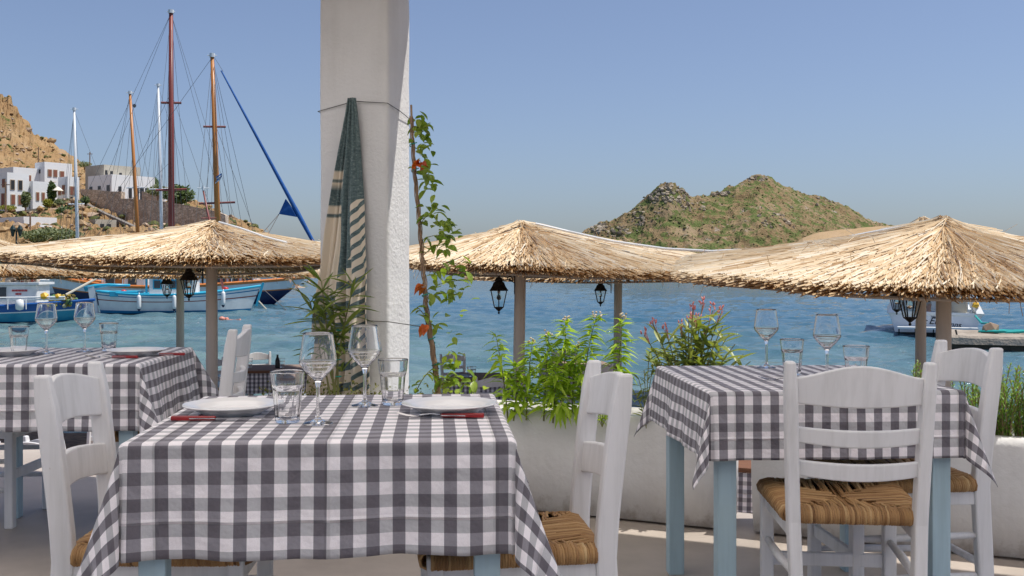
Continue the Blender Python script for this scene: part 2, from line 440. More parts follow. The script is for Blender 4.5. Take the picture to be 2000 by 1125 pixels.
ridge = [(900,560),(1080,505),(1110,476),(1140,452),(1160,441),(1200,430),(1240,406),(1265,389),(1283,372),(1296,362),(1312,358),(1325,366),(1345,378),(1362,386),(1382,381),(1420,373),(1445,359),(1468,346),(1482,341),(1500,347),(1530,361),(1560,376),(1600,385),(1650,404),(1690,426),(1730,441),(1760,449),(1810,462),(1900,478),(2100,505),(2300,530)]
ISLAND = hill_mat('island_scrub', ((.20, .14, .07), (.28, .20, .11), (.36, .27, .17)), .035, (.42, .36, .30), (.125, .155, .05), .48, 1.0, 2.5)
rd = [(1100, 640), (1310, 650), (1480, 730), (1700, 760), (2300, 800)]
sh = [(1000, 600), (1400, 580), (1700, 620), (2300, 700)]
_, isl = terrain('island', ISLAND, 1020, 2200, 300, [(sh, [(0, 529)]), ([(1100, 625), (1500, 640), (2300, 750)], [(a, 529*.45+b*.55) for a, b in ridge]), (rd, ridge), ([(0, 950)], [(0, 532)])], 110, 1.5, .035, 3.4)
# tan fields on the low neck to the right of the island's peak
g = MB(); FIELD = hill_mat('dry_field', ((.36, .24, .13), (.42, .29, .16), (.47, .33, .20)), .05, (.40, .31, .2), (.16, .15, .05), .64, .5, 1)
fr = [(1480, 540), (1540, 490), (1565, 468), (1600, 455), (1650, 447), (1700, 441), (1740, 440), (1800, 442), (1860, 446), (1930, 456), (2050, 480), (2200, 520)]
terrain('low_headland', FIELD, 1480, 2200, 90, [([(0, 470)], [(0, 530)]), ([(0, 560)], fr), ([(0, 640)], [(0, 530)])], 26, 1.2, .03)
# scrub on the island: rounded bushes and boulders
SCRUB = randmat('scrub', [(0, (.13, .13, .05)), (.5, (.17, .18, .065)), (.8, (.20, .21, .075)), (.93, (.24, .19, .10)), (.95, (.34, .29, .24)), (1, (.42, .36, .30))], .9)
g = MB()
for i in range(3000):
    u, v = ru(.03, .75), ru(.12, .67)
    q = isl(u, v); s_ = ru(.25, .6)*(1 if R() < .96 else 1.8)
    g.blob((q.x, q.y, q.z-s_*.05), (s_*1.3, s_*1.3, s_*.75), jit=.35, r=R())
tag(g.build('island_scrub', SCRUB, smooth=False), 'low green scrub and grey boulders on the island', 'scrub', kind='stuff')

# pale crags on the island's peaks and along its shoulder
CRAG = randmat('pale_crag', [(0, (.20, .155, .11)), (.6, (.33, .275, .205)), (1, (.42, .36, .28))], .95, .8, 1)
g = MB()
for (p0, p1, y0, y1, n_) in ((1268, 1345, 358, 398, 150), (1392, 1425, 372, 384, 40), (1462, 1500, 340, 356, 40), (1156, 1185, 436, 452, 40), (1330, 1380, 395, 412, 30), (1230, 1262, 412, 440, 26), (1480, 1560, 405, 445, 40), (1590, 1640, 385, 400, 16), (1180, 1230, 440, 462, 30)):
    for i in range(n_):
        px = ru(p0, p1); u = (px-1020)/1180; v = None
        yt = max(ru(y0, y1), interp(ridge, px)+1)
        lo_, hi_ = .05, .66
        for _ in range(14):
            mid = (lo_+hi_)/2; q = isl(u, mid)
            if HY + (EYE-q.z)*F/q.y > yt: lo_ = mid
            else: hi_ = mid
        s_ = ru(.35, 1.35); g.blob((q.x, q.y, q.z-.2), (s_*1.2, s_, s_*1.1), jit=.5, r=R())
tag(g.build('island_crags', CRAG), 'pale grey rock outcrops on the peaks of the island', 'rocks', kind='stuff')

lr = [(-700, 60), (-300, 120), (-60, 165), (0, 196), (22, 208), (32, 228), (58, 252), (64, 268), (100, 285), (145, 318), (200, 346), (260, 368), (320, 383), (380, 400), (440, 430), (500, 455), (540, 470), (570, 500), (592, 546), (760, 560)]
HILL = hill_mat('dry_hillside', ((.26, .155, .075), (.37, .235, .115), (.46, .32, .18)), .10, (.36, .27, .20), (.10, .12, .035), .57, 1.0, .8)
m1 = [(-700, 400), (0, 404), (60, 404), (150, 398), (200, 418), (260, 436), (330, 442), (440, 455), (490, 500), (530, 560), (760, 565)]
m2 = [(-700, 385), (0, 392), (100, 384), (160, 378), (240, 392), (320, 400), (380, 408), (440, 434), (500, 458), (540, 495), (570, 553), (760, 560)]
low = [(-700, 470), (0, 470), (200, 472), (400, 480), (440, 482), (480, 530), (510, 568), (760, 575)]
_, hil = terrain('hillside', HILL, -420, 700, 380, [([(0, 92)], [(0, 575)]), ([(0, 112)], low), ([(0, 138)], m1), ([(0, 168)], m2), ([(0, 232)], lr), ([(0, 330)], [(a, b+60) for a, b in lr])], 190, .8, .07, 1.5, crag=lambda px, v: max(0, min(1, (78-px)/30))*max(0, min(1, (v-.66)*9))*max(0, min(1, (.86-v)*14)))
g = MB()
TUFT = randmat('tuft', [(0, (.075, .085, .028)), (.35, (.13, .14, .045)), (.42, (.28, .18, .09)), (.7, (.40, .27, .14)), (.85, (.33, .24, .17)), (1, (.46, .35, .25))], .95)
for i in range(3400):
    u, v = ru(.20, .92), ru(.22, .80)
    if .42 < v < .62 and R() < .4: continue
    q = hil(u, v); s_ = ru(.12, .42)*(1 if R() < .93 else 2)
    g.blob((q.x, q.y, q.z+s_*.1), (s_*1.3, s_*1.3, s_*.8), jit=.35, r=R())
tag(g.build('hillside_scrub', TUFT), 'dry scrub and stones scattered over the hillside', 'scrub', kind='stuff')
ROCK = randmat('rock', [(0, (.26, .17, .11)), (1, (.44, .33, .24))], .95, .8, 3)
# road and path
ROAD = mat('grey_road', (.17, .15, .13), (.24, .21, .18), 2, .9)
def ribbon(name, pts, wd):
    g = MB(); V = [at(*p) for p in pts]
    for a, b in zip(V, V[1:]):
        h = Vector((0, 0, wd)); k = Vector((0, wd*1.5, wd*.12))
        P = [a, b, b+k, a+k]
        g.hexa(P + [q + Vector((0, 0, .3)) for q in P])
    return tag(g.build(name, ROAD), kind='structure')
ribbon('road', [(30, 418, 131), (75, 411, 133), (110, 403, 135), (150, 395, 137)], 1.6)
ribbon('path', [(163, 400, 137), (185, 412, 132), (205, 422, 129), (232, 434, 126), (262, 448, 120)], .7)

# ------------------------------------------------------------------ village on the left hill
WALLW = mat('whitewash', (.78, .78, .77), (.83, .83, .82), .6, .9, .1, 6, .02)
WALLB = mat('bare_concrete', (.40, .36, .29), (.50, .46, .38), .8, .9)
TRIM = mat('window_trim', (.47, .36, .25), None, rough=.8)
SHUT = mat('red_brown_shutter', (.24, .085, .05), None, rough=.7)
DARK = mat('dark_opening', (.03, .028, .028), None, rough=.3)
AL = radians(52)
def house(name, label, xl, xc, xr, yt, yb, d, wins=(), wall=WALLW, parapet=.35, extra=None, group='white houses on the left hillside'):
    c = at(xc, yb, d); wl = (xc-xl)/F*d/sin(AL); wr = (xr-xc)/F*d/cos(AL); h = (yb-yt)*d/F
    t = thing(name, label, 'house', (c.x, c.y, c.z), AL, group)
    # local x = along the bright right face, local y = along the grey left face
    g = MB(); th = .25
    g.box((wr/2, wl/2, h/2-1.0), (wr, wl, h+2.0)); g.build('wall', wall, t)
    g = MB(); z = h+parapet/2+.002
    for (a, b, e, f) in ((wr/2, th/2, wr, th), (wr/2, wl-th/2, wr, th), (th/2, wl/2, th, wl-2*th-.01), (wr-th/2, wl/2, th, wl-2*th-.01)):
        g.box((a, b, z), (e, f, parapet))
    g.build('parapet', wall, t)
    for (face, px, py, ww, hh, kind) in wins:
        ww *= .62; hh *= .85
        # centre given in photo pixels; size in metres
        zc = (yb-py)*d/F
        if face == 'r': k = (px-xc)/(xr-xc)*wr; ctr = (k, 0, zc); dim = lambda e, dp: (ww+e, dp, hh+e); nx = (0, -1)
        else: k = (xc-px)/(xc-xl)*wl; ctr = (0, k, zc); dim = lambda e, dp: (dp, ww+e, hh+e); nx = (-1, 0)
        nm = 'door' if kind == 'd' else 'window'
        g = MB(); g.box((ctr[0]+nx[0]*.01, ctr[1]+nx[1]*.01, zc), dim(.16 if kind != 'n' else .02, .12))
        f = g.build(nm, TRIM if kind != 'n' else DARK, t)
        g = MB(); g.box((ctr[0]+nx[0]*.03, ctr[1]+nx[1]*.03, zc), dim(0, .14))
        if kind != 'n': g.build('shutter' if kind in 'sd' else 'pane', SHUT if kind in 'sd' else DARK, f)
    return t
W_ = .62
house('house', 'two-storey white house at the left edge with arched door and paired windows', -30, 14, 41, 342, 409, 132,
      [('r', 20.5, 360, 1.1*W_, 1.3, 'p'), ('r', 30, 360, 1.1*W_, 1.3, 'p'), ('r', 21, 389, 1.1*W_, 1.3, 's'), ('r', 30, 389, 1.1*W_, 1.3, 's'), ('l', 4, 357, 1.0, 1.1, 's'), ('l', 2, 390, 1.1, 1.8, 'd')])
house('house', 'upper white house with one red-brown door behind the leftmost house', -20, 26, 64, 331, 372, 142, [('r', 45, 349, .8, 1.3, 'd'), ('r', 33, 342, .8, .4, 'p')])
house('house', 'low white house with a row of three shuttered windows above its garden', 41, 64, 94, 359, 407, 134,
      [('r', 70, 383, .7*W_, 1.1, 's'), ('r', 77, 383, .7*W_, 1.1, 's'), ('r', 84.5, 383, .7*W_, 1.1, 's'), ('l', 44, 379, .8, .9, 's')])
house('house', 'tallest white cube house with a small dark window on its grey side', 58, 87, 122, 321, 375, 144,
      [('r', 93.5, 337, .7, 1.0, 's'), ('r', 100.5, 337, .7, 1.0, 's'), ('r', 109, 340, .8, 1.2, 'd'), ('l', 73, 334, .5, .6, 'n'), ('r', 97, 361, 1.2, 1.0, 's')])
house('house', 'white house beside the white parasol with narrow paired windows', 104, 132, 147, 350, 398, 137,
      [('r', 137, 372, .6, 1.2, 's'), ('r', 141.5, 372, .6, 1.2, 's'), ('r', 137, 389, .6, .8, 'p'), ('l', 121, 370, .9, 1.3, 's'), ('l', 110, 374, .9, .8, 's')])
house('house', 'large white house with a bare concrete upper floor above the stone wall', 151, 218, 277, 345, 384, 150,
      [('r', 229, 369, .7, 1.0, 'n'), ('r', 243, 374, .7, 1.9, 'n'), ('r', 252, 375, .9, 2.4, 'n'), ('r', 259, 376, .9, 2.4, 'n'), ('r', 266, 377, .9, 2.4, 'n'), ('l', 160, 365, 1.1, .6, 'n'), ('l', 184, 365, 1.1, .6, 'n'), ('l', 209, 367, 1.2, 1.0, 'n')])
house('house', 'unfinished concrete storey on top of the large white house', 150, 203, 252, 326, 347, 155,
      [('r', 206, 338, .5, 1.0, 'n'), ('r', 213, 338.5, .6, .9, 'n'), ('r', 225, 340, .6, .8, 'n'), ('r', 241, 343, .6, .5, 'n')], wall=WALLB)
house('house', 'low white building with a flat roof behind the leftmost thatch', -40, 46, 88, 429, 475, 118,
      [('l', 20, 446, .9, .8, 'p'), ('l', 4, 444, .9, .8, 'p'), ('r', 68, 446, .7, .9, 's'), ('r', 78, 447, .7, 1.0, 's')])
house('house', 'low white house with a flat roof half hidden by trees above the stone wall', 255, 305, 345, 366, 392, 168, [('l', 285, 377, 2.0, .7, 'n')], parapet=.2)
house('house', 'derelict grey concrete shed with open bays below the path', 128, 186, 214, 434, 470, 122,
      [('l', 163, 447, 1.6, 1.2, 'n'), ('r', 195, 447, .7, 1.4, 'n'), ('r', 204, 447, .7, 1.4, 'n')], wall=WALLB, group='concrete sheds')
# pergola in front of the low white building
t = thing('pergola', 'white open pergola of slim posts and beams beside the low white building', 'pergola', at(88, 466, 117), 0)
o0 = at(88, 466, 117)
g = MB(); q = at(120, 444, 119) - o0; g.bar((-.6, 0, gz(441, 117)-o0.z), (q.x, q.y, gz(444, 117)-o0.z), .25, .25); g.build('beam', WALLW, t)
for px in (100, 118):
    a = at(px, 466, 118) - o0; g = MB(); g.bar((a.x, a.y, -1), (a.x, a.y, gz(444.5, 118)-o0.z-.13), .2, .2); g.build('post', WALLW, t)
# stone retaining walls
STONE = None
def stonewall_mat():
    m, n, l, p, o = newmat('dry_stone')
    tc = n.new('ShaderNodeTexCoord'); mp = n.new('ShaderNodeMapping'); mp.inputs['Scale'].default_value = (1, 1, 1.7); l.new(tc.outputs['Object'], mp.inputs[0])
    v = n.new('ShaderNodeTexVoronoi'); v.inputs['Scale'].default_value = 2.2; l.new(mp.outputs[0], v.inputs[0])
    v2 = n.new('ShaderNodeTexVoronoi'); v2.feature = 'DISTANCE_TO_EDGE'; v2.inputs['Scale'].default_value = 2.2; l.new(mp.outputs[0], v2.inputs[0])
    c = ramp(n, l, v.outputs['Color'], [(.1, (.42, .31, .22)), (.5, (.56, .43, .32)), (.9, (.68, .55, .42))])
    c = mixc(n, l, ramp(n, l, v2.outputs[0], [(.015, (1,1,1)), (.05, (0,0,0))]), c, (.22, .16, .11))
    l.new(c, p.inputs['Base Color']); p.inputs['Roughness'].default_value = .95
    bump_(n, l, v2.outputs[0], .6, .06, p); return m
STONE = stonewall_mat()
def swall(label, pts, th=1.5, cap=None):
    V = [(at(a, b, d), at(a, c, d)) for a, b, c, d in pts]
    o = MB()
    for (t0, b0), (t1, b1) in zip(V, V[1:]):
        k = Vector((0, th, 0)); b0 = b0 - Vector((0, 0, 1.5)); b1 = b1 - Vector((0, 0, 1.5))
        o.hexa([b0, b1, b1+k, b0+k, t0, t1, t1+k, t0+k])
    return tag(o.build('stone_wall', STONE), label, 'stone wall', 'stone walls on the left hillside')
swall('dark stone wall carrying the large white house', [(157, 369, 398, 143), (190, 371, 398, 141), (218, 374, 402, 139), (236, 374, 408, 138)])
swall('long brown stone retaining wall stepping down to the right', [(216, 388, 412, 136), (250, 388, 420, 134), (310, 392, 432, 132), (360, 400, 440, 131), (420, 412, 446, 130), (440, 420, 452, 130)])
swall('short reddish stone wall under the house among the trees', [(277, 374, 386, 150), (312, 374, 388, 150)])
# bushes and trees
CROWN = leafmat('bush_leaf', (.045, .085, .02), (.12, .17, .04), .3, .6)
CROWN_Y = leafmat('yellow_bush_leaf', (.20, .22, .02), (.34, .32, .03), .3, .6)
CROWN_G = leafmat('grey_green_leaf', (.13, .17, .07), (.22, .25, .11), .3, .6)
def crown(g, c, rad, n, ls):
    for i in range(n):
        a, b = ru(0, 2*pi), ru(-1, 1); rr = R()**.4; k = sqrt(1-b*b)
        lump = 1 + .28*mnoise.noise((cos(a)*k*2.3+c[0], sin(a)*k*2.3+c[1], b*2.3))
        p = Vector((c[0]+rad[0]*rr*k*cos(a)*lump, c[1]+rad[1]*rr*k*sin(a)*lump, c[2]+rad[2]*rr*b*lump))
        x = Vector((ru(-1,1), ru(-1,1), ru(-1,1))).normalized(); y = x.orthogonal().normalized(); s_ = ls*ru(.6, 1.4)
        g.quad(p-x*s_, p-y*s_*.6, p+x*s_, p+y*s_*.6, r=R())
def bush(name, label, px, yt, yb, wpx, d, m=None, n=500, cat='bush', group='shrubs and trees on the left hillside'):
    b = at(px, yb, d); h = (yb-yt)*d/F; wd = wpx*d/F/2
    t = thing(name, label, cat, b, 0, group)
    g = MB(); 
    for k in range(4): g.tube([(0, 0, -.5), (ru(-.2, .2)*wd, ru(-.2, .2)*wd, h*.35), (ru(-.5, .5)*wd, ru(-.4, .4)*wd, h*.7)], [.07*h**.5, .05*h**.5, .02], 5)
    g.build('trunk', BARK, t)
    g = MB(); crown(g, (0, 0, h*.55), (wd, wd*.9, h*.5), n, h*.075+.05); g.build('crown', m or CROWN, t)
bush('bush', 'large dark green bush on the golden slope behind the white mast', 129, 404, 434, 44, 128, n=900)
bush('bush', 'bright yellow-green shrub at the foot of the low white house', 93, 389, 405, 20, 131, CROWN_Y)
bush('tree', 'slender green tree between the two-storey house and the low white house', 50, 375, 407, 17, 131, CROWN_G, cat='tree')
bush('tree', 'dark slender tree left of the white parasol', 101, 358, 397, 16, 133, cat='tree')
bush('bush', 'round green bush at the left end of the stone wall', 166, 384, 399, 17, 136)
bush('tree', 'broad green tree on the stone wall behind the red mast', 348, 364, 400, 62, 140, n=1200, cat='tree')
bush('tree', 'grey-green tree right of the large white house', 308, 363, 384, 44, 146, CROWN_G, n=700, cat='tree')
bush('tree', 'green treetop rising behind the house among the trees', 297, 348, 368, 32, 172, n=600, cat='tree')
bush('tree', 'green treetop behind the concrete storey', 252, 329, 352, 24, 165, n=500, cat='tree')
bush('bush', 'flowering garden shrubs in front of the leftmost house', 14, 401, 411, 34, 128, CROWN_Y, n=500)
bush('bush', 'small green bush beside the yellow-green shrub', 116, 389, 400, 20, 131, CROWN_G)
bush('bush', 'small green bush at the right end of the long stone wall', 403, 405, 413, 14, 131, CROWN, n=250)
bush('hedge', 'long grey-green hedge of shrubs behind the left thatch', 100, 447, 475, 108, 110, CROWN_G, n=2200, cat='hedge')
bush('bush', 'green scrub on the crest left of the utility pole', 165, 316, 328, 28, 200, CROWN_G, n=400)
# small parasol, poles
def tpole(label, px, yt, yb, d, r=.12, wires=()):
    b = at(px, yb, d); t = thing('utility_pole', label, 'utility pole', b, 0, 'utility poles on the left hillside')
    g = MB(); h = (yb-yt)*d/F; g.tube([(0, 0, -1), (0, 0, h)], [r, r*.75], 8); g.build('pole', BARK, t)
    g = MB(); g.bar((-.5, 0, h-.35), (.5, 0, h-.35), .1, .1); g.build('crossarm', BARK, t)
tpole('dark utility pole high on the hill above the tallest house', 75, 287, 322, 190)
tpole('dark utility pole on the skyline above the large white house', 175.5, 297, 326, 195)
tpole('brown utility pole in front of the leftmost house', 11, 355, 428, 126)
tpole('dark utility pole beside the low white building', 59, 416, 455, 118)
tpole('thin dark pole in front of the long stone wall', 260, 385, 446, 128, .08)
tpole('thin brown pole left of the derelict shed', 160, 417, 460, 119, .09)
PARW = mat('parasol_cloth', (.82, .76, .62), None, rough=.9)
b = at(113, 386, 133); t = thing('parasol', 'small cream parasol on the terrace of a hillside house', 'parasol', b)
g = MB(); g.tube([(0, 0, -.5), (0, 0, 1.4)], .04, 6); g.build('pole', POLE, t)
g = MB(); g.lathe([(.66, .85), (.64, .92), (.3, 1.2), (.01, 1.4)], 10, (0, 0, 0)); g.build('canopy', PARW, t)
# ------------------------------------------------------------------ boats
def paint(name, c, rough=.35): return mat(name, c, tuple(k*.88 for k in c), 2.5, rough, detail=6)
P_WHITE = paint('boat_white', (.82, .83, .82)); P_TURQ = paint('boat_turquoise', (.03, .42, .62)); P_BLUE = paint('boat_blue', (.012, .10, .36))
P_NAVY = paint('boat_navy', (.010, .018, .075)); P_ORANGE = paint('varnished_rail', (.62, .20, .045)); P_DEEP = paint('boat_keel_blue', (.015, .20, .40))
P_RED = paint('boat_red_line', (.30, .07, .05)); P_BLACK = paint('boat_black', (.02, .02, .022)); P_TEAL = paint('boat_teal', (.02, .27, .42))
VARNISH = mat('varnished_mast', (.42, .15, .03), (.52, .21, .05), 3, .4, stretch=(1, 1, .1)); MAHOG = mat('mahogany_mast', (.17, .035, .028), (.24, .05, .04), 3, .4, stretch=(1, 1, .1))
ALU = mat('white_mast', (.66, .68, .70), None, rough=.4); SAILBLUE = mat('blue_sailcloth', (.006, .07, .26), (.01, .10, .34), 4, .8, .4, 12, .03)
RIG = mat('rigging', (.16, .15, .14), None, rough=.6); CANVAS = mat('beige_canvas', (.42, .39, .32), (.5, .46, .38), 4, .9)
REDP = mat('red_plastic', (.55, .03, .03), None, rough=.4); YEL = mat('yellow_plastic', (.75, .42, .02), None, rough=.5); WIN = mat('boat_window', (.06, .07, .08), None, rough=.15)
ORANGE_P = mat('coral_float', (.70, .28, .20), None, rough=.5); ROPEM = mat('pale_rope', (.55, .50, .40), None, rough=.9); TEALROPE = mat('teal_rope', (.01, .36, .34), None, rough=.8)

def hull(t, L, beam, fb, sheer_bow, sheer_stern, bands, transom=.0, rake=.12, n=28, rail=None, stern_w=.0):
    """boat along local +x (bow), waterline at z=0. bands: (fraction of freeboard from, to, material)"""
    def half(u):  # u 0 stern .. 1 bow
        a = (1-(2*abs(u-.47)/1.06)**2.4) if u > .47 else (1-(1-stern_w)*(2*abs(u-.47)/.95)**2.6)
        return beam/2*max(a, .012)
    def top(u): return fb + (sheer_bow*max(0, (u-.42)/.58)**2 + sheer_stern*max(0, (.42-u)/.42)**2)
    def xs(u, f): return (u-.5)*L*(1) + (rake*L*(f-.5)*max(0, (u-.75)/.25)**1.5) - (.35*rake*L*(f-.5)*max(0, (.2-u)/.2))
    mats = []; fr = []
    for a, b, m in bands:
        if m not in mats: mats.append(m)
    fr = sorted(set([a for a, b, m in bands]+[b for a, b, m in bands]))
    def pt(i, f, sgn):
        u = i/n; z = top(u)*f if f >= 0 else f*.9
        wdt = half(u)*(.80+.20*max(f, 0)**.7 if f >= 0 else .8*(1+f*.9))
        return (xs(u, max(f, 0)), sgn*wdt, z)
    g = MB()
    for (a, b, m) in bands:
        k = mats.index(m)
        for sgn in (-1, 1):
            for i in range(n):
                q = [pt(i, a, sgn), pt(i+1, a, sgn), pt(i+1, b, sgn), pt(i, b, sgn)]
                g.quad(*(q if sgn < 0 else q[::-1]), m=k)
        g.quad(pt(0, a, 1), pt(0, a, -1), pt(0, b, -1), pt(0, b, 1), m=k)
    g.build('hull', mats, t)
    g = MB()
    for i in range(n): g.quad(pt(i, .86, -1), pt(i+1, .86, -1), pt(i+1, .86, 1), pt(i, .86, 1))
    g.build('deck', P_WHITE if rail is not P_ORANGE else mat('teak', (.35, .24, .14), (.42, .3, .18), 6, .8), t)
    if rail:
        for sgn in (-1, 1):
            g = MB(); g.tube([(pt(i, 1, sgn)[0], pt(i, 1, sgn)[1], pt(i, 1, sgn)[2]+.01) for i in range(n+1)], .11 if L > 10 else .065, 6); g.build('gunwale', rail, t)
    return pt, top, half
def rig(t, base, top_, r, mt, spreaders=(), stays=(), name='mast'):
    base, top_ = Vector(base), Vector(top_)
    g = MB(); g.tube([base, base.lerp(top_, .5), top_], [r, r*.9, r*.62], 10); mo = g.build(name, mt, t, smooth=True)
    g = MB(); g.tube([top_, top_+Vector((0, 0, .25))], r*.9, 8); g.tube([top_+Vector((-.3, 0, .12)), top_+Vector((.3, 0, .12))], .03, 5); g.build('masthead', ALU, mo)
    for f, wd, sm in spreaders:
        p = base.lerp(top_, f); g = MB(); g.tube([p+Vector((-wd, -.3, -.06*wd)), p, p+Vector((wd, .3, .06*wd))], r*.35, 6); g.build('spreader', sm, mo)
    if stays:
        g = MB()
        for a, b in stays: g.tube([Vector(a), Vector(b)], .013, 3, cap=False)
        g.build('rigging', RIG, t)
def wpt(t, px, py, d): return at(px, py, d) - t.location if t.rotation_euler.z == 0 else (Matrix.Rotation(-t.rotation_euler.z, 4, 'Z') @ (at(px, py, d) - t.location))

# white caique with turquoise rails
D = 54.5; x0, x1 = gx(190, 54), gx(511, 56); L = x1-x0
t = thing('fishing_boat', 'white wooden caique with turquoise gunwale, red stripe and raised bow, moored side-on', 'boat', ((x0+x1)/2, D, SEA_Z), radians(10), 'moored boats')
pt, top, half = hull(t, L*.98, 2.6, .92, .42, .18, [(-.6, 0, P_BLACK), (0, .14, P_DEEP), (.14, .60, P_WHITE), (.60, .65, P_RED), (.65, .83, P_WHITE), (.83, .88, P_DEEP), (.88, 1.0, P_WHITE)], rail=P_TURQ, rake=.07)
g = MB(); g.bar((-L/2-.05, 0, -.2), (-L/2-.28, 0, 1.35), .30, .22); g.build('sternpost', P_WHITE, t)
g = MB(); g.tube([(-L/2-.60, 0, 1.22), (-L/2-.1, 0, 1.36), (-L/2+.5, 0, 1.42), (-L/2+1.6, 0, 1.40)], [.13, .11, .08, .06], 8); g.build('tiller', P_TURQ, t, smooth=True)
g = MB(); g.bar((L/2-.02, 0, .3), (L/2+.33, 0, 1.52), .12, .14); g.build('stempost', P_TURQ, t)
cab = MB(); cab.box((-.15, 0, 1.25), (2.3, 1.5, 1.3)); co = cab.build('cabin', P_WHITE, t, bevel=.05)
g = MB(); g.box((-.15, 0, 1.95), (2.6, 1.75, .1)); g.build('roof', P_TURQ, co)
for x in (-.9, -.15, .55):
    g = MB(); g.box((x, -.76, 1.45), (.42, .06, .5)); f = g.build('window', P_TURQ, co); g = MB(); g.box((x, -.77, 1.45), (.3, .07, .38)); g.build('pane', WIN, f)
for x in (-1.45, -1.25):
    g = MB(); g.bar((x, -.6, .8), (x, -.6, 2.5), .1, .08); g.build('cabin_post', P_TURQ if x < -1.3 else MAHOG, t)
for x, y in ((-1.7, -1.28), (.0, -1.33), (2.35, -1.05)):
    z = top((x+L/2)/L)
    g = MB(); g.lathe([(.0, -.62), (.08, -.58), (.105, -.45), (.105, .0), (.08, .08), (.02, .12)], 12, (x, y, z-.12)); g.tube([(x, y, z), (x, y+.08, z+.1)], .02, 5); fo = g.build('fender', P_WHITE, t, smooth=True)
    g = MB(); g.lathe([(.0, -.70), (.05, -.68), (.085, -.57), (.07, -.56)], 10, (x, y, z-.12)); g.build('fender_tip', P_NAVY, fo)
for x in (-2.6, 2.4):
    g = MB(); g.lathe([(.0, 0), (.15, .02), (.15, .14), (.06, .2), (0, .21)], 10, (x, -.3, top((x+L/2)/L)+.0)); g.build('red_float', REDP, t, smooth=True)
g = MB(); g.box((-2.5, 0, .98), (1.4, 1.6, .28)); g.build('deck_hatch', P_TURQ, t, bevel=.03)
rig(t, (2.3, .3, .8), wpt(t, 397, 372, 55), .07, MAHOG, [(.74, .35, MAHOG)])
g = MB(); g.quad((1.95, .3, 3.9), (2.05, .3, 3.2), (2.5, .3, 3.0), (2.4, .3, 3.7)); g.build('pennant', P_WHITE, t)

# blue fishing boat, left
D = 44.7
t = thing('fishing_boat', 'blue and turquoise fishing boat with white cabin and nets at the left edge', 'boat', (gx(-40, D), D, SEA_Z), radians(4), 'moored boats')
L = gx(158, D)-gx(-240, D)
pt, top, half = hull(t, L, 2.7, .68, .26, .06, [(-.6, 0, P_BLACK), (0, .10, P_NAVY), (.10, .58, P_TEAL), (.58, .64, P_WHITE), (.64, 1.0, P_BLUE)], rail=P_BLUE, rake=.10)
def lx(px): return gx(px, D) - gx(-40, D)
cab = MB(); cab.box(((lx(8)+lx(82))/2, 0, 1.0), (lx(82)-lx(8), 1.5, 1.2)); co = cab.build('cabin', P_WHITE, t, bevel=.06)
g = MB(); g.box(((lx(8)+lx(82))/2, 0, 1.65), (lx(82)-lx(8)+.25, 1.8, .1)); g.build('roof', P_WHITE, co)
g = MB(); g.box((lx(16), -.77, 1.25), (.36, .05, .5)); g.build('window', WIN, co)
# small red lettering on the cabin side, too small to read
for k in range(11): 
    g = MB(); g.box((lx(36)+k*.058, -.765, 1.36), (.04, .02, .075)); g.build('red_letter', REDP, co)
for k in range(4):
    g = MB(); g.box((lx(43)+k*.062, -.765, 1.22), (.045, .02, .075)); g.build('red_letter', REDP, co)
for z in (1.05, .80+.5-.16):
    g = MB(); g.tube([(lx(-60), -1.28, z-.08), (lx(140), -1.1, z-.04)], .035, 6); g.build('handrail', P_WHITE, t)
for px in (5, 36, 70):
    g = MB(); g.tube([(lx(px), -1.25, .6), (lx(px), -1.25, 1.02)], .025, 6); g.build('rail_stanchion', P_WHITE, t)
g = MB()
for k in range(110): g.blob((lx(ru(104, 145)), ru(-.7, .5), .70+ru(0, .42)), ru(.04, .12), jit=.4, r=R())
g.build('fishing_net', randmat('net_pile', [(0, (.06, .05, .02)), (.5, (.35, .25, .04)), (.8, (.10, .22, .10)), (1, (.5, .42, .3))], .95), t)
for px, s_ in ((101, .13), (126, .09)):
    g = MB(); g.blob((lx(px), -1.05, 1.12), s_*1.5, jit=.05); g.build('yellow_float', YEL, t)
g = MB(); g.lathe([(0, -.22), (.15, -.18), (.17, 0), (.14, .2), (0, .24)], 12, (lx(60), -1.35, .78)); g.build('fender', P_WHITE, t, smooth=True)
for k, px in enumerate((6, 10)):
    g = MB(); g.box((lx(px), -1.36, .62+.1*k), (.16, .12, .3)); g.build('red_can', REDP, t)
g = MB()
for k in range(60): g.blob((lx(ru(0, 70)), ru(-.6, .6), 1.75+ru(0, .35)), ru(.06, .16), jit=.4, r=R())
g.build('gear_pile', randmat('gear', [(0, (.5, .48, .42)), (.4, (.2, .18, .15)), (.7, (.6, .5, .42)), (.85, (.5, .12, .06)), (1, (.1, .3, .5))], .9), t)
g = MB(); g.tube([(lx(118), .4, 1.15), (lx(185), 2.6, 2.3)], .05, 6); g.build('boom', ROPEM, t)

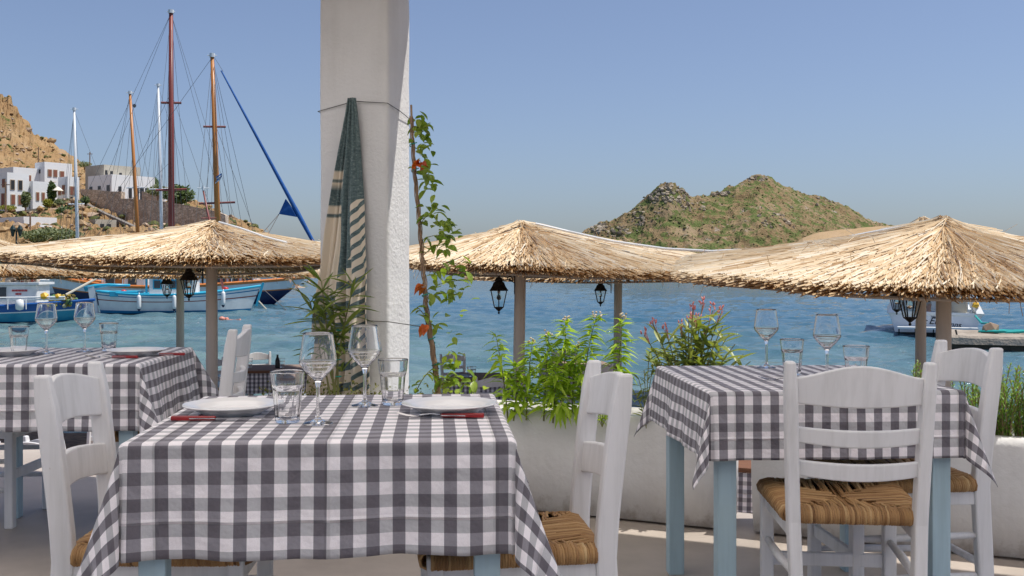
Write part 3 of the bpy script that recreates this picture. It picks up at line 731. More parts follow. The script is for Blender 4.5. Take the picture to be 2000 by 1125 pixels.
# navy gulet with orange rails, varnished mast and furled blue headsail
D = 66
t = thing('gulet', 'navy hulled wooden gulet with orange rail, varnished mast and furled blue headsail', 'sailing boat', (gx(338, D), D, SEA_Z), radians(4), 'moored boats')
L = gx(566, D)-gx(112, D)
def lx(px, d=66): return gx(px, d) - gx(338, 66)
pt, top, half = hull(t, L, 4.2, 1.12, .55, .75, [(-.6, 0, P_BLACK), (0, .55, P_NAVY), (.55, .60, P_ORANGE), (.60, 1.0, P_WHITE)], rail=P_ORANGE, rake=.14)
cab = MB(); cab.box(((lx(415)+lx(500))/2, 0, 1.40), (lx(500)-lx(415), 2.4, .95)); co = cab.build('deckhouse', P_WHITE, t, bevel=.06)
for px in (438, 462, 487):
    g = MB(); g.box((lx(px), -1.21, 1.50), (.62, .06, .36)); f = g.build('window', P_ORANGE, co); g = MB(); g.box((lx(px), -1.22, 1.50), (.5, .07, .25)); g.build('pane', WIN, f)
g = MB(); g.box(((lx(415)+lx(500))/2, 0, 1.92), (lx(500)-lx(415)+.25, 2.6, .08)); g.build('roof', P_TURQ, co)
cab = MB(); cab.box(((lx(215)+lx(300))/2, 0, 1.45), (lx(300)-lx(215), 2.2, 1.0)); co = cab.build('deckhouse', P_WHITE, t, bevel=.06)
for px in (228, 246, 270):
    g = MB(); g.box((lx(px), -1.11, 1.5), (.5, .06, .7)); g.build('door' if px == 246 else 'window', VARNISH if px == 246 else WIN, co)
for px in range(180, 540, 40):
    u = (lx(px)+L/2)/L; z = top(u)
    g = MB(); g.tube([(lx(px), -half(u), z), (lx(px), -half(u), z+.45)], .03, 5); g.build('rail_stanchion', ALU, t)
g = MB(); g.tube([(L/2-.5, 0, top(1)-.05), (L/2+1.5, 0, top(1)+.35), (lx(652), 0, top(1)+.75)], [.16, .12, .07], 8); g.build('bowsprit', P_ORANGE, t, smooth=True)
ms, mt_ = (lx(428), 0, 1.0), wpt(t, 414.5, 112, 66)
hs = [mt_.lerp(Vector(ms), f) for f in (0, .28, .55)]
A_ = []
for sgn in (-1, 1):
    for px in (395, 385, 455, 476): A_.append((hs[0] if px in (385, 476) else hs[1], (lx(px), sgn*1.9, 1.9)))
A_ += [(hs[0], (lx(128), 0, 2.3)), (hs[0], (lx(512), -.6, 2.2)), (hs[1], (lx(520), .5, 2.2)), (wpt(t, 420, 114, 66), wpt(t, 436, 140, 66))]
rig(t, ms, mt_, .19, VARNISH, [(.70, .62, MAHOG), (.37, 1.05, MAHOG)], A_)
# furled headsail on its stay
a, b = wpt(t, 432, 138, 66), wpt(t, 648, 540, 66)
g = MB(); g.tube([a, a.lerp(b, .3), a.lerp(b, .62), a.lerp(b, .69), a.lerp(b, .8), b], [.045, .085, .125, .15, .12, .07], 8); sa = g.build('furled_sail', SAILBLUE, t, smooth=True)
g = MB(); q0, q1, q2, q3 = wpt(t, 558, 388, 66), wpt(t, 545, 418, 66), wpt(t, 581, 424, 66), wpt(t, 570, 405, 66)
k = Vector((0, .16, 0)); i = len(g.v)
g.hexa([q1-k, q2-k, q2+k, q1+k, q0-k*.4, q3-k, q3+k, q0+k*.4]); g.build('sail_clew', SAILBLUE, sa, bevel=.04)
g = MB()
for px, py in ((511, 447), (521, 452)): g.tube([q1, wpt(t, px, py+10, 64)], .022, 4)
g.build('sheet', RIG, sa)
fl = MB(); c = wpt(t, 433, 338, 65.8)
fl.grid(lambda u, v: (c.x-.02-u*.34+.06*sin(v*5), c.y+.05*sin(u*9), c.z-v*.42-u*.25), 6, 4); fo = fl.build('flag', P_WHITE, t)
for k in range(3):
    s_ = MB(); s_.grid(lambda u, v, k=k: (c.x-.02-u*.34+.06*sin((k*.33+.16*v)*5), c.y-.012+.05*sin(u*9), c.z-(k*.33+.16*v)*.42-u*.25), 6, 1); s_.build('flag_stripe', P_BLUE, fo)

# white gulet with mahogany mast behind
D = 78
t = thing('gulet', 'white gulet with the tallest, mahogany red mast, hull mostly behind the thatch', 'sailing boat', (gx(350, D), D, SEA_Z), radians(3), 'moored boats')
def lx(px, d=78): return gx(px, d) - gx(350, 78)
L = gx(545, D)-gx(150, D)
pt, top, half = hull(t, L, 4.4, 1.9, 1.1, .6, [(-.6, 0, P_BLACK), (0, .1, P_RED), (.1, .9, P_WHITE), (.9, 1.0, P_ORANGE)], rail=P_ORANGE, rake=.14)
g = MB(); g.box((0, 0, 2.4), (6.5, 2.6, 1.0)); co = g.build('deckhouse', P_WHITE, t, bevel=.06)
for k in range(5):
    g = MB(); g.box((-2.4+k*1.2, -1.31, 2.5), (.7, .06, .4)); g.build('window', WIN, co)
ms, mt_ = (lx(335), 0, 1.6), wpt(t, 334, 26, 78)
hs = [mt_.lerp(Vector(ms), f) for f in (0, .30, .56)]
S_ = []
for sgn in (-1, 1):
    for px in (300, 312, 352, 362): S_.append((hs[0] if px in (300, 362) else hs[1], (lx(px), sgn*2, 2.3)))
S_ += [(hs[0], (lx(150), 0, 3)), (hs[0], (lx(122), 0, 3.5)), (hs[1], (lx(180), 0, 3)), (hs[0], (lx(476), 0, 3.6)), (hs[0], (lx(455), 0, 3.4)), (hs[1], (lx(440), 0, 3.4)), (hs[2], (lx(150), 0, 3))]
rig(t, ms, mt_, .24, MAHOG, [(.66, .66, MAHOG), (.33, 1.05, MAHOG)], S_)
g = MB(); c = hs[0].lerp(Vector((lx(150), 0, 3)), .38); g.blob((c.x, c.y, c.z), .14); g.build('radar_reflector', RIG, t)

def yacht(label, D, px0, px1, mast_px, mast_py, base_px, mt, r, spreaders, stays, bands):
    cx = (px0+px1)/2
    t = thing('sailing_yacht', label, 'sailing boat', (gx(cx, D), D, SEA_Z), radians(5), 'moored boats')
    lx = lambda px: gx(px, D) - gx(cx, D)
    pt, top, half = hull(t, lx(px1)-lx(px0), 3.2, 1.2, .3, .1, bands, rail=P_WHITE, rake=.15)
    g = MB(); g.box((0, 0, 1.55), (4.2, 1.8, .55)); co = g.build('cabin', P_WHITE, t, bevel=.08)
    for k in (-1.2, 0, 1.2):
        g = MB(); g.box((k, -.91, 1.6), (.7, .05, .2)); g.build('window', WIN, co)
    ms, m2 = Vector((lx(base_px), 0, 1.2)), wpt(t, mast_px, mast_py, D)
    S = []
    for f, px in stays: S.append((m2.lerp(ms, f), (lx(px), ru(-1.2, 1.2), 1.7)))
    rig(t, ms, m2, r, mt, spreaders, S)
WB = [(-.6, 0, P_BLACK), (0, .12, P_NAVY), (.12, 1, P_WHITE)]
yacht('white sailing yacht with the leftmost bare white mast', 88, 40, 250, 145, 216, 153, ALU, .15, [(.45, .55, ALU)], [(0, 112), (0, 105), (0, 128), (.3, 135), (.3, 168), (0, 172), (0, 265)], WB)
yacht('wooden yacht with a leaning varnished mast between two white masts', 84, 170, 360, 254, 184, 274, VARNISH, .16, [(.5, .62, ALU)], [(0, 180), (0, 205), (.1, 222), (.3, 240), (.3, 295), (0, 300), (0, 330)], [(-.6, 0, P_BLACK), (0, .15, P_NAVY), (.15, 1, P_ORANGE)])
yacht('white sailing yacht whose pale mast stands just left of the red one', 92, 215, 430, 309, 169, 318, ALU, .15, [(.47, .9, ALU)], [(0, 270), (0, 285), (.3, 296), (.3, 335), (0, 340), (0, 420), (0, 245)], WB)

# moored white motor boat seen from astern
D = 36.6; SC_ = D/F
t = thing('motor_boat', 'white motor boat seen from astern with lettered transom beside the jetty', 'motor boat', (gx(1827, D), D, SEA_Z), radians(-19), 'moored boats')
def q_(px, py): return ((px-1827)*SC_, gz(py, D)-SEA_Z)
g = MB(); prof = []
sec = [(0, [(1752, 658), (1754, 645), (1745, 622), (1740, 611)]), ]
# transom at y=0, hull runs away from the camera
def mring(y, k, lift):
    pts = []
    for px, py in ((1753, 662), (1753, 650), (1747, 628), (1740, 611)): pts.append(q_(px, py))
    L_ = [(x*k, y, z+lift*(1 if i else 0)) for i, (x, z) in enumerate(pts)]
    R_ = [(-(x)*k, y, z+lift*(1 if i else 0)-.06*(i == 3)) for i, (x, z) in enumerate(pts)]
    return L_, R_
def rk(r, y):
    return r if y > 0 else tuple([(a, .30*(c+.3), c) for a, b, c in h] for h in r)
rings = [rk(mring(y, k, l), y) for y, k, l in ((0, 1, 0), (2.5, 1.02, .05), (5, .92, .2), (7, .6, .4), (8.4, .06, .6))]
def strip(i0, i1, m):
    g = MB()
    for a, b in zip(rings, rings[1:]):
        for sd in (0, 1):
            for i in range(i0, i1): g.quad(a[sd][i], b[sd][i], b[sd][i+1], a[sd][i+1])
    for i in range(i0, i1): g.quad(rings[0][0][i], rings[0][1][i], rings[0][1][i+1], rings[0][0][i+1])
    return g.build('hull' if m is P_WHITE else 'waterline_band', m, t)
strip(1, 3, P_WHITE); strip(0, 1, P_BLACK)
g = MB()
for a, b in zip(rings, rings[1:]):
    g.quad(a[0][3], b[0][3], b[1][3], a[1][3])
dk = g.build('deck', P_WHITE, t)
g = MB(); a, b = rings[0][0][3], rings[0][1][3]; g.bar((a[0]-.04, a[1]-.02, a[2]), (b[0]+.04, b[1]-.02, b[2]), .1, .09); g.build('transom_rail', P_WHITE, t)
x, z = q_(1757, 640); x2, _ = q_(1902, 648); g = MB(); g.box(((x+x2)/2, -.28, z), (x2-x, .5, .06)); g.build('swim_platform', P_WHITE, t)
for px in (1760, 1790, 1823, 1880):
    x, _ = q_(px, 640); g = MB(); g.bar((x, -.15, z-.03), (x, -.05, z-.35), .04, .04); g.build('platform_bracket', P_BLACK, t)
# cockpit: side coamings, cabin back, canopy posts, canvas dodger
x, zt = q_(1746, 590); x2, _ = q_(1908, 590); _, zd = q_(0, 612)
for xx in (x, x2):
    g = MB(); g.hexa([(xx-.12, .1, zd), (xx+.12, .1, zd), (xx+.12, 3, zd+.1), (xx-.12, 3, zd+.1), (xx*.93-.06, .5, zt), (xx*.93+.06, .5, zt), (xx*.93+.06, 3, zt), (xx*.93-.06, 3, zt)]); g.build('coaming', P_WHITE, t)
g = MB(); g.box((0, 3.6, zd+.75), (2.5, 1.6, 1.5)); co = g.build('cabin', P_WHITE, t, bevel=.06)
g = MB(); g.box((-.35, 2.79, zd+.6), (.6, .06, 1.1)); g.build('door', WIN, co)
g = MB(); a = q_(1856, 0)[0]; b = q_(1888, 0)[0]; g.box(((a+b)/2, 1.2, zd+.38), (b-a, .5, .8)); g.build('canvas_cover', CANVAS, t, bevel=.05)
g = MB(); g.box((0, 2.0, zd+1.55), (2.7, 3.4, .07)); g.build('cockpit_roof', P_WHITE, t)
for xx in (-1.2, 1.2):
    g = MB(); g.tube([(xx, .5, zd), (xx, .5, zd+1.52)], .03, 6); g.build('roof_post', ALU, t)
x, z = q_(1901, 600); g = MB(); g.blob((x, .3, z+.1), .13); g.build('yellow_bag', YEL, t)
def word(txt, px, py, size, parent, shear=.35):
    cu = bpy.data.curves.new('lettering', 'FONT'); cu.body = txt; cu.size = size; cu.extrude = .004; cu.shear = shear; cu.materials.append(P_BLACK)
    tmp = bpy.data.objects.new('tmp', cu); COL.objects.link(tmp); bpy.context.view_layer.update()
    me = bpy.data.meshes.new_from_object(tmp.evaluated_get(bpy.context.evaluated_depsgraph_get())); bpy.data.objects.remove(tmp)
    o = bpy.data.objects.new('lettering', me); link(o, parent); x, z = q_(px, py); o.location = (x, .0, z); o.rotation_euler = (pi/2, radians(3), 0); return o
_s = SC_
for txt, px, py, s_ in (('t', 1806, 633, .28), ('Em', 1815, 633, .34), ('nns', 1853, 638, .26)):
    o = word(txt, px, py, s_, t); x, z = q_(px, py)
    # the transom leans outwards: sit just proud of it
    o.location.y = .30*(z+.3)-.02; o.rotation_euler = (pi/2-math.atan(.30), radians(3), 0)
o = word('NN', 1820, 621, .09, t, 0); o.location.y = .30*(q_(0, 621)[1]+.3)-.02; o.rotation_euler = (pi/2-math.atan(.30), 0, 0)

# concrete jetty with bollard and teal mooring rope
JET = mat('jetty_concrete', (.28, .23, .18), (.42, .36, .29), 1.6, .95, 1, 7, .06, detail=9)
WET = mat('jetty_wet_foot', (.06, .05, .035), (.12, .10, .07), 3, .6, .8, 6, .06)
a0 = at(1866, 0, 29.5); t = thing('jetty', 'weathered concrete jetty reaching in from the right edge', 'jetty', (a0.x, 30.5, SEA_Z), radians(-18))
g = MB()
def jf(u, v):
    return (u*9, -1.2 + v*0 + .06*mnoise.noise((u*14, v*4, 0)), 0)
NX = 24
for i in range(NX):
    pts = []
    for k in (i, i+1):
        x = k/NX*9; y0 = -1.15 - .03*x + .05*mnoise.noise((x*2, 0, 0)); zt = .45+.03*mnoise.noise((x*1.7, 5, 0))
        pts.append([(x, y0-.05, .22), (x, y0, zt-.06), (x, y0+.07, zt), (x, 1.4, zt+.03), (x, 1.5, .2)])
    for j in range(4): g.quad(pts[0][j], pts[1][j], pts[1][j+1], pts[0][j+1])
    if i == 0: g.f.append(tuple(range(len(g.v), len(g.v)+5))); g.r.append(.5); g.m.append(0); g.v += [pts[0][k] for k in (4, 3, 2, 1, 0)]
g.build('slab', JET, t)
g = MB(); g.box((4.5, .1, -.15), (8.9, 2.3, .78)); g.build('foot', WET, t)
g = MB(); g.blob((1.32, .2, .56), (.26, .22, .24), jit=.15); g.build('mooring_stone', ROCK, t)
for x, h in ((.12, .2), (.36, .16)):
    g = MB(); g.tube([(x, -.9, .42), (x-.04, -.9, .44+h)], .025, 6); g.build('iron_pin', BLACK_IRON, t)
t = (thing('mooring_rope', 'teal mooring rope coiled on the jetty and tied to the motor boat', 'rope', (a0.x, 30.5, SEA_Z), radians(-18)))
g = MB(); b_ = Matrix.Rotation(radians(18), 4, 'Z') @ (at(1905, 617, 36) - t.location)
g.tube([b_, b_.lerp(Vector((1.3, .2, .70)), .5)-Vector((0, 0, .1)), Vector((1.3, .2, .74))], .035, 6); g.build('line', TEALROPE, t)
g = MB(); P_ = [(1.4+.45*cos(k*.55)*(1+k*.012)+k*.016, .2+.22*sin(k*.55), .50+.01*(k % 5)) for k in range(60)]; g.tube(P_, .03, 5); g.build('coil', TEALROPE, t)
# floats on the water
c = at(433, 625, 46.8)
t = thing('float', 'small coral coloured float drifting below the caique', 'float', (c.x, c.y, SEA_Z))
g = MB(); g.blob((0, 0, .05), (.16, .14, .12), jit=.1); g.blob((.2, .1, .04), (.11, .1, .09), jit=.1); g.build('body', ORANGE_P, t, smooth=True)
g = MB(); g.tube([(.2, 0, .02), (.5, .1, .0), (.8, 0, .03)], .02, 5); g.blob((.8, 0, .0), .06); g.build('float_line', ORANGE_P, t)
# lines from the gulet's bow and the caique's bow
t = thing('anchor_line', 'pale anchor line running from the caique bow into the water', 'rope', at(505, 588, 55))
g = MB(); o0 = at(505, 588, 55); g.tube([(0, 0, 0), tuple(Vector((at(520, 604, 55)-o0)))], .045, 6); g.build('line', ROPEM, t)
t = thing('anchor_line', 'thin dark anchor line sloping down from the navy bow', 'rope', at(517, 567, 64))
g = MB(); o0 = at(517, 567, 64); q = at(560, 606, 58)-o0; g.tube([(0, 0, 0), tuple(q)], .025, 5); g.build('line', RIG, t)

# person seated at the stern of the motor boat
SKIN = mat('skin', (.50, .27, .18), None, rough=.6); SHIRT = mat('blue_shirt', (.08, .13, .30), (.11, .17, .36), 14, .9, .3, 20, .01); HAIR = mat('grey_hair', (.35, .32, .28), None, rough=.9); TROUS = mat('dark_trousers', (.05, .05, .06), None, rough=.9)
def skinned(name, vs_, es, mats, parent, root=0):
    me = bpy.data.meshes.new(name); me.from_pydata([v[:3] for v in vs_], es, []); me.materials.append(mats)
    o = bpy.data.objects.new(name, me); link(o, parent)
    sk = o.modifiers.new('skin', 'SKIN'); sk.use_smooth_shade = True
    for i, v in enumerate(vs_):
        sv = me.skin_vertices[0].data[i]; rr = v[3]; sv.radius = rr if isinstance(rr, tuple) else (rr, rr); sv.use_root = (i == root)
    q = o.modifiers.new('sub', 'SUBSURF'); q.levels = 2; q.render_levels = 2
    return o
px_, pz_ = q_(1817, 624)
t = thing('person', 'person in a blue shirt sitting in the stern of the white motor boat', 'person', (gx(1827, D)+px_*cos(radians(19))+.9*sin(radians(19)), D+.9*cos(radians(19))-px_*sin(radians(19)), SEA_Z+pz_-.66))
V = [(0, 0, .42, .15), (0, .02, .62, .13), (0, .02, .80, (.15, .11)), (0, .01, .93, .06), (0, -.02, 1.02, .065), (0, -.03, 1.12, (.085, .10)), (0, -.03, 1.20, .07),
     (-.19, .02, .84, .06), (-.26, -.02, .62, .045), (-.16, -.22, .52, .036), (-.10, -.30, .52, .03), (.19, .02, .84, .06), (.26, -.02, .62, .045), (.16, -.22, .52, .036), (.10, -.30, .52, .03),
     (-.10, -.02, .42, .08), (-.13, -.42, .43, .065), (-.13, -.42, .06, .045), (-.13, -.54, .02, .04), (.10, -.02, .42, .08), (.13, -.42, .43, .065), (.13, -.42, .06, .045), (.13, -.54, .02, .04)]
E = [(0,1),(1,2),(2,3),(3,4),(4,5),(5,6),(2,7),(7,8),(8,9),(9,10),(2,11),(11,12),(12,13),(13,14),(0,15),(15,16),(16,17),(17,18),(0,19),(19,20),(20,21),(21,22)]
skinned('body', V, E, SKIN, t)
skinned('shirt', [(0, 0, .44, .175), (0, .02, .62, .155), (0, .02, .80, (.175, .13)), (0, .01, .90, .075), (-.19, .02, .84, .078), (-.25, -.0, .68, .062), (.19, .02, .84, .078), (.25, -.0, .68, .062)], [(0,1),(1,2),(2,3),(2,4),(4,5),(2,6),(6,7)], SHIRT, t)
skinned('trousers', [(0, 0, .43, .168), (-.10, -.02, .42, .098), (-.13, -.42, .43, .082), (-.13, -.42, .14, .06), (.10, -.02, .42, .098), (.13, -.42, .43, .082), (.13, -.42, .14, .06)], [(0,1),(1,2),(2,3),(0,4),(4,5),(5,6)], TROUS, t)
g = MB(); g.lathe([(.09, 1.09), (.098, 1.16), (.085, 1.23), (.05, 1.27), (0, 1.28)], 12, (0, .01, 0)); g.build('hair', HAIR, t, smooth=True)
g = MB(); g.box((-.035, -.125, 1.135), (.03, .015, .014)); g.box((.035, -.125, 1.135), (.03, .015, .014)); g.build('sunglasses', P_BLACK, t)
g = MB(); g.tri((-.014, -.12, 1.10), (.014, -.12, 1.10), (0, -.15, 1.095)); g.tri((-.014, -.12, 1.10), (0, -.15, 1.095), (0, -.122, 1.13)); g.tri((.014, -.12, 1.10), (0, -.122, 1.13), (0, -.15, 1.095)); g.build('nose', SKIN, t)

# ------------------------------------------------------------------ thatched umbrellas on the beach
def canopy_fn(ctr, apex_z, ctrl, pw=.9):
    """ctrl: rim points in the world; returns surface(theta, f)"""
    P = sorted([(atan2(p.y-ctr[1], p.x-ctr[0]), sqrt((p.x-ctr[0])**2+(p.y-ctr[1])**2), p.z) for p in ctrl])
    P = [(P[-1][0]-2*pi,)+P[-1][1:]] + P + [(P[0][0]+2*pi,)+P[0][1:]]
    def rim(th):
        th = (th+pi) % (2*pi) - pi
        for a, b in zip(P, P[1:]):
            if a[0] <= th <= b[0]:
                t = (th-a[0])/(b[0]-a[0]+1e-9); t = t*t*(3-2*t)
                return a[1]+(b[1]-a[1])*t, a[2]+(b[2]-a[2])*t
        return P[0][1:]
    def S(th, f):
        r, z = rim(th); return Vector((r*f*cos(th), r*f*sin(th), apex_z+(z-apex_z)*f**pw))
    return S, rim
def umbrella(label, px, d, apex, ctrl, n=7000, rr=.0058, pw=.9, pole_r=.07, lean=0.0, pole_name='pole', thick=.11, loose=40, ridge=False):
    cx = gx(px, d); ctr = (cx, d)
    t = thing('beach_umbrella', label, 'beach umbrella', (cx, d, -1.0), 0, 'thatched beach umbrellas')
    az = gz(apex, d)
    az -= .03; S, rim = canopy_fn(ctr, az, ctrl, pw); O = Vector((0, 0, 1.0))
    g = MB(); NT = 48
    def uf(u, v): return S(u*2*pi-pi, v*.985) - Vector((0, 0, .05)) + O
    g.grid(uf, NT, 8); g.build('underlay', UNDER, t)
    # reeds: shingled courses from the rim to the peak
    V, Fc, C = [], [], []
    def reed(p0, p1, r, c):
        dv = (p1-p0); ln = dv.length
        if ln < 1e-4: return
        dv /= ln; x = dv.cross(Vector((0, 0, 1))); x = x.normalized() if x.length > 1e-3 else Vector((1, 0, 0)); y = dv.cross(x)
        mid = p0.lerp(p1, .55) + x*ru(-.02, .02)*ln + Vector((0, 0, ru(-.01, .012)*ln*2)); b = len(V)
        for q in (p0, mid, p1):
            for k in range(3):
                a = 2*pi*k/3+.5; V.append(tuple(q + (x*cos(a)+y*sin(a))*r))
        for i in (0, 3):
            for k in range(3):
                k2 = (k+1) % 3; Fc.append((b+i+k, b+i+k2, b+i+3+k2, b+i+3+k)); C.append(c)
        Fc.append((b+6, b+7, b+8)); C.append(c*.4)
    n = int(n*1.75)
    for i in range(70):
        th = ru(-pi, pi); p = S(th, 0)+Vector((ru(-.05, .05), ru(-.05, .05), ru(.0, .07))); reed(p+O, S(th, ru(.1, .25))+Vector((0, 0, ru(.02, .06)))+O, rr, ru(.3, .9))
    for i in range(n):
        u = R(); th = ru(-pi, pi); r, z = rim(th)
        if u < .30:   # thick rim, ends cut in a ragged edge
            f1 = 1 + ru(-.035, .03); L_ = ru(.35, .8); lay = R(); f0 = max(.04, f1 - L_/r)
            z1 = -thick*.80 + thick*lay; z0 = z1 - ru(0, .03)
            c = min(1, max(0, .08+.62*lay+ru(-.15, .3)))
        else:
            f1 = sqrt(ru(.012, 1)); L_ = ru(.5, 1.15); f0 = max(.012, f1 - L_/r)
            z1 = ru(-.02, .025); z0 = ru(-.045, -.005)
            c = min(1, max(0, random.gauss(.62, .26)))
        dt = random.gauss(0, .055)/max(f0, .25)*.5
        p0 = S(th, f0)+Vector((0, 0, z0)); p1 = S(th+dt, f1)+Vector((0, 0, z1))
        reed(p0+O, p1+O, rr*ru(.7, 1.25), c)
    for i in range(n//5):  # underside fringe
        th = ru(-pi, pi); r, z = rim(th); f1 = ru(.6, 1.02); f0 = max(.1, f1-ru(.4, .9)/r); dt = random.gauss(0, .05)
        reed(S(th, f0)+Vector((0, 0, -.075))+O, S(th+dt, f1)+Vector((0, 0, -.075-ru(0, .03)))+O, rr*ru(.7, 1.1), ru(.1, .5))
    for i in range(loose):  # stray stalks sticking out
        th = ru(-pi, pi); f1 = ru(.3, 1.0); p = S(th, f1); q = p + Vector((ru(-.2, .2), ru(-.2, .2), ru(.02, .14)))
        reed(p+O, q+O, rr*.45, ru(.3, .9))
        th = ru(-pi, pi); p = S(th, .99); q = p + Vector((cos(th)*ru(.0, .12), sin(th)*ru(0, .12), -ru(.08, .2))); reed(p+O, q+O, rr*.45, ru(.05, .6))
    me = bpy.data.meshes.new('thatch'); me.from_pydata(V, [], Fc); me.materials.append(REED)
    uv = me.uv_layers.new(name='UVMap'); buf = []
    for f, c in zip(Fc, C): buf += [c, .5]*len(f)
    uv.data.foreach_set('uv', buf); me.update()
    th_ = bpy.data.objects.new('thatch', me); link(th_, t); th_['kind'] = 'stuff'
    g = MB(); g.tube([S(2*pi*k/40, .93)+Vector((0, 0, -.12))+O for k in range(41)], .016, 6, cap=False); g.build('ring', PIPE, t)
    for k in range(8):
        a = 2*pi*k/8+.3; g = MB(); g.tube([S(a, .03)+Vector((0, 0, -.10))+O, S(a, .5)+Vector((0, 0, -.11))+O, S(a, .93)+Vector((0, 0, -.115))+O], .018, 6); g.build('rib', PIPE, t)
    g = MB(); H = az+1.0
    g.tube([(lean, 0, -.3), (lean*.5, 0, H*.5), (0, 0, H-.05)], [pole_r*1.06, pole_r, pole_r*.95], 16); g.build('pole', POLE, t, smooth=True)
    return t, S
def ring_ctrl(px, d, r, z, jit=.05, n=10, r2=None):
    cx = gx(px, d); out = []
    for k in range(n):
        a = 2*pi*k/n; q = r*(1+ru(-jit, jit)); out.append(Vector((cx+q*cos(a), d+(r2 or r)*sin(a)*(1+ru(-jit, jit)), z+ru(-.02, .02))))
    return out
A = at
# right, nearest
umbrella('nearest thatched umbrella on the right, its rim hanging over the motor boat', 1843, 10.0, 429,
    [A(1850, 563, 7.7), A(1640, 556, 8.0), A(1450, 540, 8.9), A(1325, 530, 10.2), A(1365, 500, 11.4), A(1620, 492, 12.3), A(1850, 490, 12.6), A(2100, 490, 12.2), A(2290, 510, 11), A(2330, 540, 9.6), A(2200, 560, 8.2), A(2030, 565, 7.75)], n=9500, rr=.0060, pw=.78, lean=.0)
umbrella('thatched umbrella whose dark peak shows just behind the nearest right one', 1800, 14.6, 428,
    ring_ctrl(1850, 14.6, 2.3, gz(548, 14.6)), n=3500, lean=-.02)
# middle
umbrella('thatched umbrella in the middle with its lantern post right of the vine', 1018, 13.0, 436,
    [A(1020, 520, 10.8), A(900, 515, 11.2), A(770, 506, 12.2), A(715, 500, 13.2), A(770, 506, 14.6), A(900, 526, 15.2), A(1050, 530, 15.3), A(1180, 522, 14.9), A(1360, 500, 14.2), A(1420, 522, 12.8), A(1330, 530, 11.8), A(1180, 528, 11.0)], n=7600, lean=-.045)
umbrella('thatched umbrella further out behind the middle one, standing at the waterline', 1208, 18.0, 474,
    ring_ctrl(1205, 18.0, 2.55, gz(537, 18)), n=5200, rr=.0068, lean=-.02)
# left
umbrella('thatched umbrella at left whose post stands before the caique', 413, 13.0, 436,
    [A(413, 503, 10.7), A(240, 501, 10.9), A(60, 496, 11.6), A(-30, 489, 12.8), A(0, 500, 14.4), A(200, 520, 15.2), A(413, 525, 15.5), A(560, 520, 15.2), A(690, 498, 14.2), A(740, 494, 13), A(680, 498, 11.7), A(560, 502, 11)], n=8000, lean=.01)
umbrella('thatched umbrella of the second row, left, with the thinner post', 352, 20.0, 452,
    ring_ctrl(352, 20.0, 2.75, gz(533, 20)), n=5200, rr=.0075, pole_r=.072)
umbrella('thatched umbrella cut off by the left edge of the picture', -62, 17.5, 449,
    ring_ctrl(-62, 17.5, 2.3, gz(530, 17.5)), n=4200, rr=.0075)
# white rope slung from peak to peak
t = thing('rope', 'white rope slung between the peaks of the middle and right umbrellas', 'rope', at(1040, 438, 13))
o0 = t.location; g = MB(); g.tube([tuple(at(px, py, d)-o0) for px, py, d in ((1046, 437, 12.95), (1110, 452, 12.9), (1200, 472, 12.6), (1300, 486, 12.1), (1390, 491, 11.7), (1500, 486, 11.3), (1620, 470, 10.9), (1740, 447, 10.5), (1838, 429, 10.05))], .016, 6); g.build('strand', P_WHITE, t)
t = thing('rope', 'white rope lying down the right slope of the left umbrella', 'rope', at(425, 436, 12.8))
o0 = t.location; g = MB(); g.tube([tuple(at(px, py, d)-o0) for px, py, d in ((428, 434, 12.7), (470, 446, 12.4), (515, 462, 12.2), (560, 474, 12.0))], .014, 6); g.build('strand', P_WHITE, t)
# ------------------------------------------------------------------ lanterns
def make_lantern(name, label, cat, group):
    """origin on the pole's side at the wall plate; lantern hangs towards -x"""
    t = thing(name, label, cat, (0, 0, 0), 0, group); X = -.185
    def hexl(prof, nm, m, par=t, n=6, **k):
        g = MB(); g.lathe(prof, n, (X, 0, 0), ph=pi/6, **k); return g.build(nm, m, par)
    hexl([(.0, -.012), (.118, -.012), (.125, -.005), (.112, .010), (.085, .055), (.070, .100), (.050, .110), (.046, .122), (.052, .126), (.046, .150), (.030, .165), (.010, .172), (.012, .185), (0, .19)], 'roof', BLACK_IRON)
    hexl([(0, -.325), (.010, -.322), (.014, -.305), (.007, -.29), (.022, -.275), (.036, -.262), (.050, -.247), (.062, -.240), (.060, -.228), (0, -.226)], 'base_cup', BLACK_IRON)
    for k in range(6):
        a = 2*pi*k/6 + pi/6; g = MB(); g.bar((X+.104*cos(a), .104*sin(a), -.01), (X+.058*cos(a), .058*sin(a), -.232), .011, .011); g.build('frame_bar', BLACK_IRON, t)
    for k in range(6):
        a0, a1 = 2*pi*k/6+pi/6+.10, 2*pi*(k+1)/6+pi/6-.10; g = MB(); P_ = []
        for z, r_ in ((-.226, .056), (-.014, .102)):
            for a, dr in ((a0, 0), (a1, 0), (a1, -.004), (a0, -.004)): P_.append((X+(r_+dr)*cos(a), (r_+dr)*sin(a), z))
        g.hexa(P_); g.build('pane', PANE, t)
    g = MB(); g.lathe([(.012, -.03), (.014, -.05), (.028, -.085), (.03, -.105), (.02, -.13), (0, -.137)][::-1], 14, (X, 0, 0)); g.build('bulb', BULB, t, smooth=True)
    g = MB(); g.lathe([(.016, -.05), (.018, -.012)], 10, (X, 0, 0)); g.build('socket', P_WHITE, t)
    g = MB(); g.box((-.006, 0, .07), (.012, .05, .26)); g.build('wall_plate', BLACK_IRON, t, bevel=.004)
    g = MB(); g.tube([(-.01, 0, .19), (-.06, 0, .215), (-.12, 0, .218), (X, 0, .19)], .011, 6); 
    g.tube([(-.01, 0, .10)] + [(-.055-.035*(1-k/16)*cos(k*.62)+.0, 0, .14+.04*(1-k/18)*sin(k*.62)) for k in range(15)], .008, 5)
    g.build('bracket', BLACK_IRON, t)
    return t
